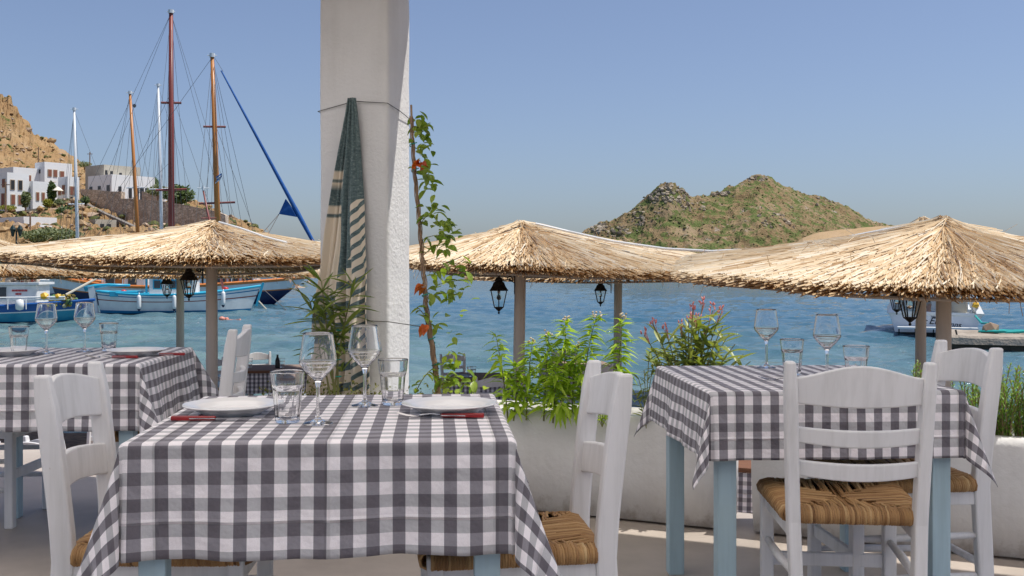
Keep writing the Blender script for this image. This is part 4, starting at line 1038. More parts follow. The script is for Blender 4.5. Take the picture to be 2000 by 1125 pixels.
def place_lantern(px_pole, d, px, ytop, ybot, first=[None], label=''):
    # lantern body runs from roof tip .172 to finial -.325 (0.5 m)
    h = (ybot-ytop)*d/F; k = h/.50; c = at(px, ytop, d); X = -.185*k
    if first[0] is None:
        o = first[0] = make_lantern('lantern', label, 'lantern', 'black wall lanterns on the umbrella posts'); 
        o.location = (c.x-X, d, c.z-.172*k)
    else: o = dup(first[0], (c.x-X, d, c.z-.172*k), 0, label)
    o.scale = (k*1.17, k*1.17, k); o.location.x += -X*k*0 ; o.location.x = c.x - X*k*1.17; return o
place_lantern(1018, 13, 977, 541, 614, label='black lantern on the post right of the vine, a clear bulb inside')
place_lantern(1208, 18, 1176, 550, 599, label='small black lantern on the furthest post, above the lime green plants')
place_lantern(413, 13, 374.5, 524, 588, label='larger black lantern in front of the caique, on the thicker left post')
place_lantern(352, 20, 328.5, 538, 584, label='smaller black lantern in front of the caique, on the thinner left post')
place_lantern(1843, 10, 1783, 549, 637, label='large black lantern half under the nearest thatch, in front of the motor boat')
place_lantern(1800, 14.6, 1757, 561, 615, label='black lantern in front of the motor boat, behind and left of the large one')
# street lantern pair beyond the left thatch
LAMPG = mat('dark_green_iron', (.015, .035, .032), None, rough=.4)
b = at(32, 520, 98); t = thing('street_lamp', 'dark green twin street lantern peeping over the left thatch', 'street lamp', (b.x, b.y, -1.2))
g = MB(); g.tube([(0, 0, 0), (0, 0, gz(451, 98)+1.2)], [.12, .08], 8); g.build('post', LAMPG, t)
zt = gz(451, 98)+1.2
for sx in (-.33, .33):
    g = MB(); g.lathe([(0, -.55), (.12, -.5), (.26, .1), (.31, .14), (.16, .42), (.05, .52), (0, .6)], 6, (sx, 0, zt)); g.build('lantern_head', LAMPG, t)

# ------------------------------------------------------------------ chairs
def post_y(z):   # rake of the back post: y against height
    if z < .44: return -.215 + (.44-z)*(-.07)*( -1 if False else 1) + .0
    k = (z-.44)/.43; return -.215 - .045*k**1.25
def post_x(z): return .150 + .030*min(1, max(0, z/.87))
CH_H = .868
def make_chair(label, kind, group):
    t = thing('chair', label, 'chair', (0, 0, 0), 0, group)
    for s in (-1, 1):   # back post: a curved, rounded plank
        g = MB(); N = 12; ring = []
        for i in range(N+1):
            z = CH_H*i/N; y = post_y(z); x = s*post_x(z); wx = .034; wy = .046 + .006*sin(pi*min(1, z/.87))
            if i == N: wx *= .8; wy *= .75
            ring.append([(x-wx/2, y-wy/2, z), (x+wx/2, y-wy/2, z), (x+wx/2, y+wy/2, z), (x-wx/2, y+wy/2, z)])
        b0 = len(g.v)
        for q in ring: g.v += q
        for i in range(N):
            for k in range(4):
                k2 = (k+1) % 4; g.face((b0+i*4+k, b0+i*4+k2, b0+i*4+4+k2, b0+i*4+4+k))
        g.face((b0+3, b0+2, b0+1, b0)); g.face((b0+N*4, b0+N*4+1, b0+N*4+2, b0+N*4+3))
        g.build('back_post', WHITE_PAINT, t, bevel=.006)
        g = MB(); g.bar((s*.182, .185, 0), (s*.182, .185, .455), .038, .038, side=(1, 0, 0)); g.build('front_leg', WHITE_PAINT, t, bevel=.005)
    def slat(nm, zb, zt, arch_t, arch_b, bow, th=.02):
        g = MB(); N = 14; P_ = []
        for i in range(N+1):
            u = -1+2*i/N; c = cos(u*pi/2)
            c2 = (max(0, cos(u*pi*.5))**(1.5 if kind == 'B' else .9)) if arch_t > .02 else c
            z1 = zt + arch_t*c2; z0 = zb + arch_b*c; q = []
            for z, dy in ((z0, -th/2), (z1, -th/2), (z1, th/2), (z0, th/2)):
                zz = min(max(z, .45), .87); hw = post_x(zz) - .012
                q.append((u*hw, post_y(zz) - bow*(1-u*u) + dy, z))
            P_.append(q)
        b0 = len(g.v)
        for q in P_: g.v += q
        for i in range(N):
            for k in range(4):
                k2 = (k+1) % 4; g.face((b0+i*4+k2, b0+i*4+k, b0+i*4+4+k, b0+i*4+4+k2))
        g.face((b0, b0+1, b0+2, b0+3)); g.face((b0+N*4+3, b0+N*4+2, b0+N*4+1, b0+N*4))
        g.build(nm, WHITE_PAINT, t, bevel=.004)
    slat('top_rail', .728 if kind == 'A' else .755, .825, .034 if kind == 'B' else .028, -.008 if kind == 'B' else .012, .030)
    if kind == 'A': slat('slat', .575, .655, .012, .012, .028)
    else:
        slat('slat', .650, .692, -.006, -.010, .030); slat('slat', .560, .602, -.006, -.010, .030)
    # seat frame and rungs
    def rail(nm, a, b, wx, wy): g = MB(); g.bar(a, b, wx, wy, side=(0, 0, 1)); g.build(nm, WHITE_PAINT, t, bevel=.004)
    rail('seat_rail', (-.163, .188, .405), (.163, .188, .405), .045, .022)
    for s in (-1, 1): rail('seat_rail', (s*.180, .17, .405), (s*.163, -.195, .405), .045, .022)
    for s in (-1, 1):
        for z in (.16, .285):
            g = MB(); g.tube([(s*.182, .175, z), (s*(.175), 0, z), (s*.158, -.205, z)], [.010, .013, .010], 8); g.build('rung', WHITE_PAINT, t, smooth=True)
    rail('stretcher', (-.165, .185, .225), (.165, .185, .225), .042, .016)
    g = MB(); g.tube([(-.145, -.215, .20), (.145, -.215, .20)], .012, 8); g.build('rung', WHITE_PAINT, t, smooth=True)
    o = bpy.data.objects.new('rush_seat', RUSH_ME); link(o, t); o['kind'] = 'stuff'
    return t
def rush_mesh():
    """woven rush: cords run square to each rail, over it, and meet along the diagonals"""
    g = MB()
    cor = [Vector((-.198, .208, 0)), Vector((.198, .208, 0)), Vector((.178, -.205, 0)), Vector((-.178, -.205, 0))]
    ctr = Vector((0, 0, 0))
    for k in range(4):
        a, b = cor[k], cor[(k+1) % 4]; e = b-a; L_ = e.length; e /= L_; inn = Vector((e.y, -e.x, 0))
        n = int(L_/.0064)
        for i in range(n):
            t = (i+.5)/n; p = a.lerp(b, t)
            if t*L_ < .016 or (1-t)*L_ < .016: continue
            dep = min(t, 1-t)*2*abs((ctr-p).dot(inn))*.99
            dr = Vector((ru(-.12, .12), ru(-.12, .12), 0))*.12
            up = lambda q, z: Vector((q.x, q.y, z))
            z0 = ru(-.002, .002); sag = .018*min(1, dep/.19)
            pts = [up(p+inn*.006, .426), up(p-inn*.009, .433+z0), up(p-inn*.012, .447+z0), up(p-inn*.004, .460+z0), up(p+inn*.02, .466+z0)]
            if dep > .03: pts += [up(p+inn*dep*.55+dr, .465+z0-sag*.3), up(p+inn*dep+dr, .463+z0-sag*.55)]
            else: pts += [up(p+inn*max(dep, .022), .466)]
            g.tube(pts, .0041*ru(.85, 1.15), 5, cap=False, r=min(1, max(0, random.gauss(.48, .15))))
    g.box((0, 0, .442), (.37, .39, .02), r=.3)
    return g.mesh('rush_seat', RUSH, smooth=True)
RUSH_ME = rush_mesh()
GRP = 'white rush-seated chairs on the terrace'
cA = make_chair('white chair at the left end of the front table, seen from behind its back', 'A', GRP)
cA.location = (-.835, 2.645, 0); cA.rotation_euler.z = radians(-90+3)
dup(cA, (-.015, 2.635, 0), radians(90+7), 'white chair tucked against the right end of the front table')
dup(cA, (1.225, 3.44, 0), radians(90+4), 'white chair at the far right behind the right table, rosemary beside it')
dup(cA, (-2.33, 4.72, 0), radians(-90), 'white chair cut off by the left edge, only its legs and rungs in view')
cB = make_chair('white chair in front of the right table with its slatted back to the viewer', 'B', GRP)
cB.location = (.945, 3.06, 0); cB.rotation_euler.z = radians(-6)
dup(cB, (-1.39, 4.40, 0), radians(90+5), 'white chair behind the pale umbrella post at the right end of the left table')

# ------------------------------------------------------------------ tables and cloths
def make_table(label, c, rz, w_, d_, h=.748):
    t = thing('table', label, 'table', (c[0], c[1], 0), rz, 'square tables on the terrace')
    g = MB(); g.box((0, 0, h-.0125), (w_-.004, d_-.004, .022)); g.build('tabletop', BLUE_PAINT, t)
    for sx in (-1, 1):
        for sy in (-1, 1):
            g = MB(); x, y = sx*(w_/2-.045), sy*(d_/2-.045); g.box((x, y, (h-.024)/2), (.056, .056, h-.024)); g.build('leg', BLUE_PAINT, t, bevel=.003)
    for sy in (-1, 1): g = MB(); g.box((0, sy*(d_/2-.045), h-.07), (w_-.15, .022, .085)); g.build('apron', BLUE_PAINT, t)
    for sx in (-1, 1): g = MB(); g.box((sx*(w_/2-.045), 0, h-.07), (.022, d_-.15, .085)); g.build('apron', BLUE_PAINT, t)
    return t
def tablecloth(label, c, rz, w_, d_, z, drop, p, seed, flare=(.04, .04, .04, .04), A=.45, off=(0, 0), Nn=116, wave=.008, group='gingham tablecloths on the terrace'):
    rnd = random.Random(seed); a, b = w_/2+.004, d_/2+.004; rr = .012
    ph = [rnd.uniform(0, 6) for _ in range(16)]
    dx, dy = (drop if isinstance(drop, tuple) else (drop, drop))
    def hang(s_, along, fl, k):
        # s_ down the side: quarter-round at the edge, then hanging with soft pleats
        if s_ < rr*pi/2: q = s_/rr; return rr*sin(q), -rr*(1-cos(q))
        h = s_ - rr*pi/2; f_ = h/.25
        wv = wave*f_*(sin(along*13+ph[k])*.8+.7*sin(along*27+ph[k+4])+1.1*mnoise.noise((along*5, k*3.1, h*3))) + .0025*f_*sin(along*62+ph[k+8]+h*6)
        out = rr + fl*h + wv
        return out, -rr - h*sqrt(max(.2, 1-fl*fl))
    def P(u, v):
        su, sv = max(abs(u)-a, 0), max(abs(v)-b, 0); gu, gv = (1 if u > 0 else -1), (1 if v > 0 else -1)
        if su == 0 and sv == 0:
            return Vector((u, v, z + .0012*mnoise.noise((u*9+seed, v*9, 0))))
        ku = 0 if gu < 0 else 1; kv = 2 if gv < 0 else 3
        if sv == 0: o, dz = hang(su, v, flare[ku], ku); return Vector((gu*(a+o), v, z+dz))
        if su == 0: o, dz = hang(sv, u, flare[kv], kv); return Vector((u, gv*(b+o), z+dz))
        r_ = sqrt(su*su+sv*sv); th = atan2(sv, su)/(pi/2)
        Ac = A[(u > 0)+2*(v > 0)] if isinstance(A, tuple) else A
        AU, AV = Ac if isinstance(Ac, tuple) else (Ac, Ac)
        # the spare cloth at a corner hangs as an open cone: its section is a loop that starts and ends at the corner
        an = radians(225) + 2*pi*(1-th)
        oU = AU*(.7071 + cos(an)); oV = AV*(.7071 + sin(an))
        # blend the flare of the two sides across the corner
        oU += flare[ku]*(1-th); oV += flare[kv]*th
        n_ = sqrt(oU*oU+oV*oV+1)
        k1 = min(1, r_/rr)
        wob = 1 + .14*sin(th*14+ph[12])*r_/.3
        return Vector((gu*(a + rr*k1*(1-th) + r_*oU/n_*wob), gv*(b + rr*k1*th + r_*oV/n_*wob), z - max(0, r_/n_ - .005)))
    # sample lines: dense near the edges
    def axis(half, dr):
        xs = []
        def seg(x0, x1, n): 
            for i in range(n): xs.append(x0+(x1-x0)*i/n)
        seg(-half-dr, -half-rr*1.6, 22); seg(-half-rr*1.6, -half, 6); seg(-half, half, 60); seg(half, half+rr*1.6, 6); seg(half+rr*1.6, half+dr, 22); xs.append(half+dr); return xs
    X, Y = axis(a, dx), axis(b, dy); g = MB(); g.uv = {}
    for v in Y:
        for u in X:
            g.uv[len(g.v)] = ((u+off[0])/p, (v+off[1])/p); g.v.append(tuple(P(u, v)))
    nx = len(X)
    for j in range(len(Y)-1):
        for i in range(nx-1): k = j*nx+i; g.face((k, k+1, k+nx+1, k+nx))
    o = g.build('tablecloth', CLOTH, None, smooth=True); o.location = (c[0], c[1], 0); o.rotation_euler.z = rz
    s_ = o.modifiers.new('thick', 'SOLIDIFY'); s_.thickness = .0012; s_.offset = 1
    return tag(o, label, 'tablecloth', group)
T1 = (-.435, 2.645); R1 = radians(4.2)
T2 = (.940, 3.54); R2 = radians(3.2)
T3 = (-1.845, 4.40); R3 = radians(3.3)
make_table('pale blue table in the foreground under the largest cloth', T1, R1, .80, .79)
make_table('pale blue table on the right with three legs in view', T2, R2, .74, .80)
make_table('pale blue table at the left edge beyond the foreground one', T3, R3, .80, .80)
tablecloth('gingham cloth nearest the viewer, hanging full width across the foreground table', T1, R1, .80, .79, .750, .250, .0547, 3, (.02, .04, .015, .06), ((.15, .17), (.17, .17), .18, .2), (.012, .0), wave=.014)
tablecloth('gingham cloth on the right table, partly behind a slatted chair', T2, R2, .74, .80, .750, .205, .0515, 8, (.12, .02, .02, .04), ((.13, .20), (.14, .16), .13, .2), (.0, .01), wave=.010)
tablecloth('gingham cloth on the left table, blown out at its far corner', T3, R3, .80, .80, .750, .258, .056, 12, (.06, .12, .015, .12), (.18, (.2, .2), .18, .25), (.02, .0), wave=.010)

# ------------------------------------------------------------------ tableware
def lathe_thing(name, label, cat, prof, m, n, group, fn=None, ph=0):
    pr = [prof[0]]
    for a, b in zip(prof, prof[1:]):
        L_ = sqrt((a[0]-b[0])**2+(a[1]-b[1])**2); ts = (.06, .3, .5, .7, .94, 1) if L_ > .02 else ((.12, .88, 1) if L_ > .006 else (1,))
        for t in ts: pr.append((a[0]+(b[0]-a[0])*t, a[1]+(b[1]-a[1])*t))
    g = MB(); g.lathe(pr, n, fn=fn, ph=ph); o = g.build(name, m, None, smooth=True, auto=50); return tag(o, label, cat, group)
WG = [(0, 0), (.034, 0), (.0352, .0012), (.033, .003), (.018, .0065), (.0075, .012), (.0048, .02), (.0042, .05), (.0045, .085), (.007, .097), (.012, .104), (.026, .118), (.040, .135), (.0442, .143), (.0438, .149), (.0345, .2115), (.0338, .2125), (.0331, .2115), (.0424, .149), (.0428, .1435), (.0388, .1365), (.025, .1205), (.012, .1085), (.006, .106), (0, .1055)]
def flute(rr, z, a):
    if .006 < z < .082: 
        k = min(1, (z-.006)/.01)*min(1, (.082-z)/.006); return rr*(1-.045*k*abs(sin(a*5)))
    return rr
TU = [(0, 0), (.026, 0), (.0285, .003), (.029, .01), (.0315, .04), (.0345, .076), (.0355, .081), (.0362, .084), (.0368, .088), (.0405, .118), (.0400, .1205), (.0388, .1195), (.0352, .088), (.034, .083), (.0315, .076), (.0285, .04), (.0255, .016), (.022, .011), (0, .0095)]
def tum_fn(rr, z, a):
    outer = True
    return flute(rr, z, a)
wg0, tu0, pl0 = None, None, None
GW, GT, GP = 'angular wine glasses on the terrace tables', 'ribbed tumblers on the terrace tables', 'white plates on the terrace tables'
def put(kind, x, y, label, z=.7525):
    global wg0, tu0, pl0
    if kind == 'w':
        if not wg0: o = wg0 = lathe_thing('wine_glass', label, 'wine glass', WG, GLASS, 48, GW)
        else: o = dup(wg0, (0, 0, 0), 0, label)
    elif kind == 't':
        if not tu0: o = tu0 = lathe_thing('tumbler', label, 'tumbler', TU, GLASS, 80, GT, flute)
        else: o = dup(tu0, (0, 0, 0), 0, label)
    else:
        if not pl0:
            o = pl0 = lathe_thing('plate', label, 'plate', [(0, .003), (.068, .003), (.072, 0), (.076, .003), (.098, .0145), (.118, .0215), (.1205, .0235), (.119, .0255), (.096, .0195), (.080, .0125), (.074, .0085), (0, .0065)], PORCELAIN, 72, GP)
        else: o = dup(pl0, (0, 0, 0), 0, label)
    o.location = (x, y, z); o.rotation_euler.z = ru(0, 6); return o
put('p', -.70, 2.655, 'white plate at the left on the front table, above the red knife')
put('p', -.158, 2.675, 'white plate at the right on the front table, above the red-handled fork')
put('t', -.53, 2.505, 'ribbed tumbler at the left on the front table, overlapping a plate rim')
put('w', -.453, 2.478, 'wine glass nearest the viewer, left one on the front table')
put('w', -.388, 2.795, 'wine glass in front of the hanging towel, right one on the front table')
put('t', -.317, 2.825, 'ribbed tumbler at the right on the front table, before the white pillar')
put('p', -2.07, 4.39, 'white plate at the left edge on the left table')
put('p', -1.553, 4.39, 'white plate at the right on the left table, red fork before it')
put('t', -2.03, 4.37, 'ribbed tumbler at the left edge on the left table')
put('w', -1.957, 4.46, 'wine glass before the blue boat, left one on the left table')
put('w', -1.84, 4.57, 'wine glass at the caique stern, right one on the left table')
put('t', -1.755, 4.62, 'ribbed tumbler right of both wine glasses on the left table')
put('w', .92, 3.84, 'wine glass furthest left on the right table, against the open water')
put('t', .95, 3.60, 'ribbed tumbler between the wine glasses on the right table')
put('w', 1.015, 3.42, 'wine glass furthest right on the right table, behind the chair crest')
put('t', 1.07, 3.30, 'ribbed tumbler furthest right on the right table, half hidden by a chair crest')
def cutlery(kind, x, y, rz, label):
    t = thing(kind, label, kind, (x, y, .7535), rz, 'red-handled cutlery on the tables')
    # handle along +x from 0 to .105; working end along -x
    g = MB(); g.hexa([(0, -.007, 0), (.105, -.0085, 0), (.105, .0085, 0), (0, .007, 0), (0, -.006, .010), (.105, -.0075, .011), (.105, .0075, .011), (0, .006, .010)]); h = g.build('handle', REDWOOD, t, bevel=.003)
    g = MB(); g.box((.03, 0, .0055), (.06, .0182, .0022)); g.build('tang', STEEL, h)
    if kind == 'knife':
        g = MB(); P_ = [(-.115, -.004), (-.10, -.0095), (0, -.008), (0, .006), (-.10, .006), (-.113, .003)]
        b0 = len(g.v); g.v += [(a, b, .004) for a, b in P_] + [(a, b, .0055) for a, b in P_]
        g.face(tuple(b0+i for i in reversed(range(6)))); g.face(tuple(b0+6+i for i in range(6)))
        for i in range(6): g.face((b0+i, b0+(i+1) % 6, b0+6+(i+1) % 6, b0+6+i))
        g.build('blade', STEEL, t)
    else:
        g = MB(); g.tube([(0, 0, .006), (-.02, 0, .009), (-.045, 0, .006), (-.055, 0, .003)], [.0035, .0025, .003, .004], 6); g.build('neck', STEEL, t, smooth=True)
        for k in (-1.5, -.5, .5, 1.5):
            g = MB(); g.tube([(-.053, k*.002, .003), (-.066, k*.0052, .0022), (-.085, k*.0054, .004), (-.108, k*.0050, .011)], [.0026, .0022, .0018, .001], 5); g.build('tine', STEEL, t)
    return t
cutlery('knife', -.705, 2.525, pi+radians(1), 'knife with bright red handle on the front table, left')
cutlery('fork', -.172, 2.575, radians(-3), 'fork with dark red handle on the front table, right')
cutlery('fork', -1.595, 4.235, radians(-3), 'fork with dark red handle on the left table')
cutlery('knife', -1.45, 4.36, radians(4), 'knife whose red handle end shows beyond the plate on the left table')
cutlery('fork', .90, 3.40, radians(-12), 'steel fork on the right table, half hidden by the chair post')
# ------------------------------------------------------------------ planters
def planter(label, s0, s1, n0, n1, h=.462, th=.045):
    o = sn(s0, n0); t = thing('planter', label, 'planter', (o.x, o.y, 0), -A24, 'white planter boxes along the terrace edge')
    L_, D_ = s1-s0, n1-n0; g = MB()
    pr = [(-.0, .012), (-.006, .25), (-.008, h-.03), (.006, h), (th, h+.004), (th+.008, h-.07)]   # (inset, height) around the rim
    N = []
    rings = []
    for ins, z in pr:
        ring = []
        nl = max(4, int(L_/.12))
        pts = [(ins+(L_-2*ins)*i/nl, ins) for i in range(nl)] + [(L_-ins, ins+(D_-2*ins)*i/4) for i in range(4)] + [(L_-ins-(L_-2*ins)*i/nl, D_-ins) for i in range(nl)] + [(ins, D_-ins-(D_-2*ins)*i/4) for i in range(4)]
        for x, y in pts:
            k = mnoise.noise((x*3+s0*5, y*3, z*3))*.006; ring.append((x, y+k, z+(k*.8 if z > .3 else 0)))
        rings.append(ring)
    b0 = len(g.v); n = len(rings[0])
    for r_ in rings: g.v += r_
    for i in range(len(rings)-1):
        for j in range(n): g.face((b0+i*n+j, b0+i*n+(j+1) % n, b0+(i+1)*n+(j+1) % n, b0+(i+1)*n+j))
    g.face(tuple(b0+j for j in reversed(range(n))))
    g.build('box', STUCCO, t, smooth=True)
    g = MB(); g.grid(lambda u, v: (th*.6+(L_-1.2*th)*u, th*.6+(D_-1.2*th)*v, h-.045+.012*mnoise.noise((u*L_*14, v*9, 1))), 40, 8); g.build('soil', SOIL, t)
    return t
planter('long white planter holding the lime green plants and pink oleander', -1.22, .0, 0, .30)
planter('white planter on the right holding the rosemary', .13, 2.3, .01, .31)
planter('white planter in front of the pillar holding the narrow-leaved oleander', -2.35, -1.25, -.24, .05)

# ------------------------------------------------------------------ pillar, wires, towel
pc = sn(-1.668, .067)
t = thing('pillar', 'white plastered square pillar with a towel hung on it', 'pillar', (pc.x, pc.y, 0), -A24)
g = MB()
PW, PD, PH = .405, .232, ZR-.01
def pil(u, v):
    per = [(-PW, 0), (0, 0), (0, PD), (-PW, PD), (-PW, 0)]
    k = min(int(u*4), 3); f = u*4-k; a, b = per[k], per[k+1]
    x, y = a[0]+(b[0]-a[0])*f, a[1]+(b[1]-a[1])*f; z = v*PH
    cxp, cyp = -PW/2, PD/2; tp = 1 - .004*v
    # corners softened by hand plastering
    e = min(f, 1-f); rnd = .010*max(0, 1-e*10)**2
    q = mnoise.noise((x*4, y*4, z*3))*.004 + mnoise.noise((x*13, y*13, z*9))*.002
    dx, dy = (x-cxp), (y-cyp); L_ = sqrt(dx*dx+dy*dy)
    return (cxp+dx*tp*(1-rnd/L_)+dx/L_*q, cyp+dy*tp*(1-rnd/L_)+dy/L_*q, z)
g.grid(pil, 96, 120)
g.build('shaft', STUCCO_R, t, smooth=True)
def wire_loop(label, pts, r=.0022):
    t = thing('wire', label, 'wire', pts[0], 0, 'thin wires round the pillar'); o0 = Vector(pts[0])
    g = MB(); g.tube([tuple(Vector(p)-o0) for p in pts], r, 5); g.build('strand', WIRE, t); return t
def pl(x, y, z): return Vector((pc.x, pc.y, 0)) + T*x + NV*y + Vector((0, 0, z))
zc = lambda py, d: gz(py, d)
dL = pl(-PW, 0, 0).y; dC = pl(0, 0, 0).y; dB = pl(0, PD, 0).y
zw = [gz(218, dL), gz(199, (dL+dC)/2), gz(202, dC), gz(238, dB)]
wire_loop('thin wire slung round the pillar that the towel hangs from', [pl(-PW+.004, PD, zw[0]-.03), pl(-PW+.002, -.008, zw[0]), pl(-.185, -.012, zw[1]), pl(.004, -.010, zw[2]), pl(.012, .10, (zw[2]+zw[3])/2+.006), pl(.010, PD+.004, zw[3])])
z2 = gz(628, dC)
wire_loop('lower thin wire running from the pillar to the vine stake', [pl(-.19, -.010, z2+.003), pl(.006, -.008, z2), pl(.30, -.10, z2-.02)])

def towel_mat():
    m, n, l, p, o = newmat('striped_towel')
    uv = n.new('ShaderNodeUVMap'); sp = n.new('ShaderNodeSeparateXYZ'); l.new(uv.outputs[0], sp.inputs[0]); u, v = sp.outputs[0], sp.outputs[1]
    cream, teal = (.70, .61, .49), (.030, .062, .070)
    th = noise_(n, l, 60, 3, .8, 'UV', (.25, 2.2, 1))
    tealv = ramp(n, l, th, [(.25, (.035, .065, .072)), (.55, (.12, .17, .175)), (.8, (.32, .38, .37))])
    # left panel: broad bands; right panel: narrow regular stripes; between them the dark middle
    bands = ramp(n, l, v, [(0, (1,)*3), (.235, (1,)*3), (.24, (0,)*3), (.262, (0,)*3), (.267, (1,)*3), (.272, (1,)*3), (.277, (0,)*3), (.300, (1,)*3), (.348, (1,)*3), (.353, (0,)*3), (.375, (0,)*3), (.379, (1,)*3), (.386, (1,)*3), (.390, (0,)*3), (.640, (0,)*3), (.645, (1,)*3), (.66, (1,)*3), (.665, (0,)*3), (.69, (1,)*3), (.735, (1,)*3), (.74, (0,)*3), (.77, (1,)*3), (.80, (1,)*3), (.805, (0,)*3)][:30])
    st = math_(n, l, 'FRACT', math_(n, l, 'MULTIPLY', math_(n, l, 'ADD', v, math_(n, l, 'MULTIPLY', u, .16)), 26))
    right = math_(n, l, 'MAXIMUM', math_(n, l, 'LESS_THAN', st, .42), math_(n, l, 'LESS_THAN', v, .34))
    mid = math_(n, l, 'LESS_THAN', math_(n, l, 'ADD', v, math_(n, l, 'MULTIPLY', u, .25)), .70)
    st2 = math_(n, l, 'LESS_THAN', math_(n, l, 'FRACT', math_(n, l, 'MULTIPLY', v, 15)), .4)
    mid = math_(n, l, 'MAXIMUM', mid, st2)
    isl = math_(n, l, 'LESS_THAN', u, .43); isr = math_(n, l, 'GREATER_THAN', u, .74)
    f = mixc(n, l, isl, mixc(n, l, isr, mid, right), bands)
    col = mixc(n, l, f, cream, tealv)
    l.new(col, p.inputs['Base Color']); p.inputs['Roughness'].default_value = .9; p.inputs['Specular IOR Level'].default_value = .15; p.inputs['Sheen Weight'].default_value = .2
    bump_(n, l, noise_(n, l, 150, 2, .8, 'UV', (1, 2.5, 1)), .35, .003, p)
    return m
# silhouette of the towel in pillar coordinates (left, right against height)
prof = [(0, -.196, -.164), (.05, -.208, -.156), (.12, -.228, -.148), (.25, -.262, -.132), (.40, -.298, -.112), (.55, -.330, -.100), (.70, -.362, -.085), (.85, -.392, -.072), (1.0, -.42, -.06)]
def towel(u, v):
    a = interp([(p[0], p[1]) for p in prof], v); b = interp([(p[0], p[2]) for p in prof], v)
    hem = (1 - .10*(u > .4)*(u < .7)*0)
    x = a + (b-a)*u + .014*v*mnoise.noise((u*2, v*5, 3))*2; opn = min(1, v*1.6)
    amp = .010+.026*opn
    y = -.028 - amp*(1+sin(u*2*pi*2.6+.6+v*2.2+.8*mnoise.noise((u*2, v*3, 8)))) - .35*amp*sin(u*2*pi*6.2+2) - .006*sin(u*34+v*7) - .010*opn*mnoise.noise((u*7, v*4, 2))
    # the dark middle fold stands proud of the two side panels and ends in a slanting corner
    mfold = math.exp(-((u-.58)/.13)**2)*min(1, v*3); y -= .030*mfold*(1 if v < .55 else max(0, 1-(v-.55)*6))
    z = zw[1]+.012 - v*1.47 - .02*sin(u*pi)*v - .05*(1-u)*v
    return pl(x, y, z)
g = MB(); g.grid(towel, 90, 120, uvfn=lambda u, v: (u, v))
o = g.build('towel', towel_mat(), None, smooth=True); s_ = o.modifiers.new('thick', 'SOLIDIFY'); s_.thickness = .003
tag(o, 'long teal and cream striped towel hanging in folds on the pillar', 'towel')

# ------------------------------------------------------------------ plants
def leaf_mesh(name, L_, W_, m, fold=.25, droop=.25, n=4, prof=None):
    g = MB(); rows = []
    for i in range(n+1):
        t = i/n; wv = W_/2*(prof(t) if prof else sin(pi*min(1, t*.94+.04))**.8)
        if i == n: wv = 0.0004
        x = L_*t; z = -droop*L_*t*t
        rows.append([(x, -wv, z+wv*fold*2), (x, 0, z), (x, wv, z+wv*fold*2)])
    b0 = 0
    for r_ in rows: g.v += r_
    for i in range(n):
        for k in (0, 1): a = i*3+k; g.face((a, a+1, a+4, a+3))
    return g.mesh(name, m, smooth=True)
def put_leaf(me, parent, p, dirv, roll=0, s=1, name='leaf'):
    o = bpy.data.objects.new(name, me); link(o, parent)
    d = Vector(dirv).normalized(); up = Vector((0, 0, 1)); y = up.cross(d); y = y.normalized() if y.length > 1e-3 else Vector((0, 1, 0)); z = d.cross(y)
    M = Matrix((d, y, z)).transposed().to_4x4() @ Matrix.Rotation(roll, 4, 'X') @ Matrix.Diagonal((s, s, s, 1))
    M.translation = p; o.matrix_basis = M; return o
lance = lambda t: min(1, t*4)*(1-t)**.75*1.5 if t > .12 else t*3.5
LF_TALL = [leaf_mesh('leaf', .085, .019, GREEN_TALL, .25, d_, 4, lance) for d_ in (.2, .45, .7)]
LF_OLE = [leaf_mesh('leaf', .15, .022, GREEN_OLE, .2, d_, 5) for d_ in (.05, .15, .3)]
LF_OL2 = [leaf_mesh('leaf', .100, .024, GREEN_OLE2, .25, d_, 4) for d_ in (.0, .15, .3)]
LF_VINE = [leaf_mesh('leaf', .052, .029, GREEN_VINE, .22, d_, 4) for d_ in (.15, .4)]
LF_ORA = leaf_mesh('orange_leaf', .045, .034, ORANGE_LEAF, .5, .5, 4)
def bez(a, b, c, n=8): return [a.lerp(b, i/n).lerp(b.lerp(c, i/n), i/n) for i in range(n+1)]
def tall_plant(label, px, ytop, d, px_base, bend=.0, nl=22, lmin=.30):
    base = at(px_base, 800, d); base.z = .42; tip = at(px, ytop, d+ru(-.05, .05))
    t = thing('plant', label, 'plant', base, 0, 'lime green leafy plants in the long planter')
    a = Vector((0, 0, 0)); c = tip - base; b = Vector((c.x*.25+ru(-.03, .03), c.y*.3, c.z*.55))
    pts = bez(a, b, c, 14); g = MB(); g.tube(pts, [.0042*(1-.75*i/14) for i in range(15)], 5); g.build('stem', STEM, t)
    H = c.z
    for i in range(nl):
        f = lmin*.5 + (1-lmin*.5)*(i/nl)**.85; k = min(13, int(f*14)); p = pts[k].lerp(pts[k+1], f*14-k)
        for j in range(4 if f < .93 else 5):
            a = i*2.4+j*2.1+ru(-.5, .5); el = ru(-.2, .45)+(.35 if f > .9 else 0)
            put_leaf(random.choice(LF_TALL), t, p, (cos(a)*cos(el), sin(a)*cos(el), sin(el)), ru(-.5, .5), ru(.75, 1.2)*(1.05-.45*f**4))
    if nl > 18:
        g = MB()
        for k in range(9): g.blob(c+Vector((ru(-.02, .02), ru(-.02, .02), ru(-.005, .02))), .0055, r=R())
        g.build('flower_head', randmat('seed_head', [(0, (.35, .28, .16)), (1, (.62, .55, .45))], .9), t)
    return t
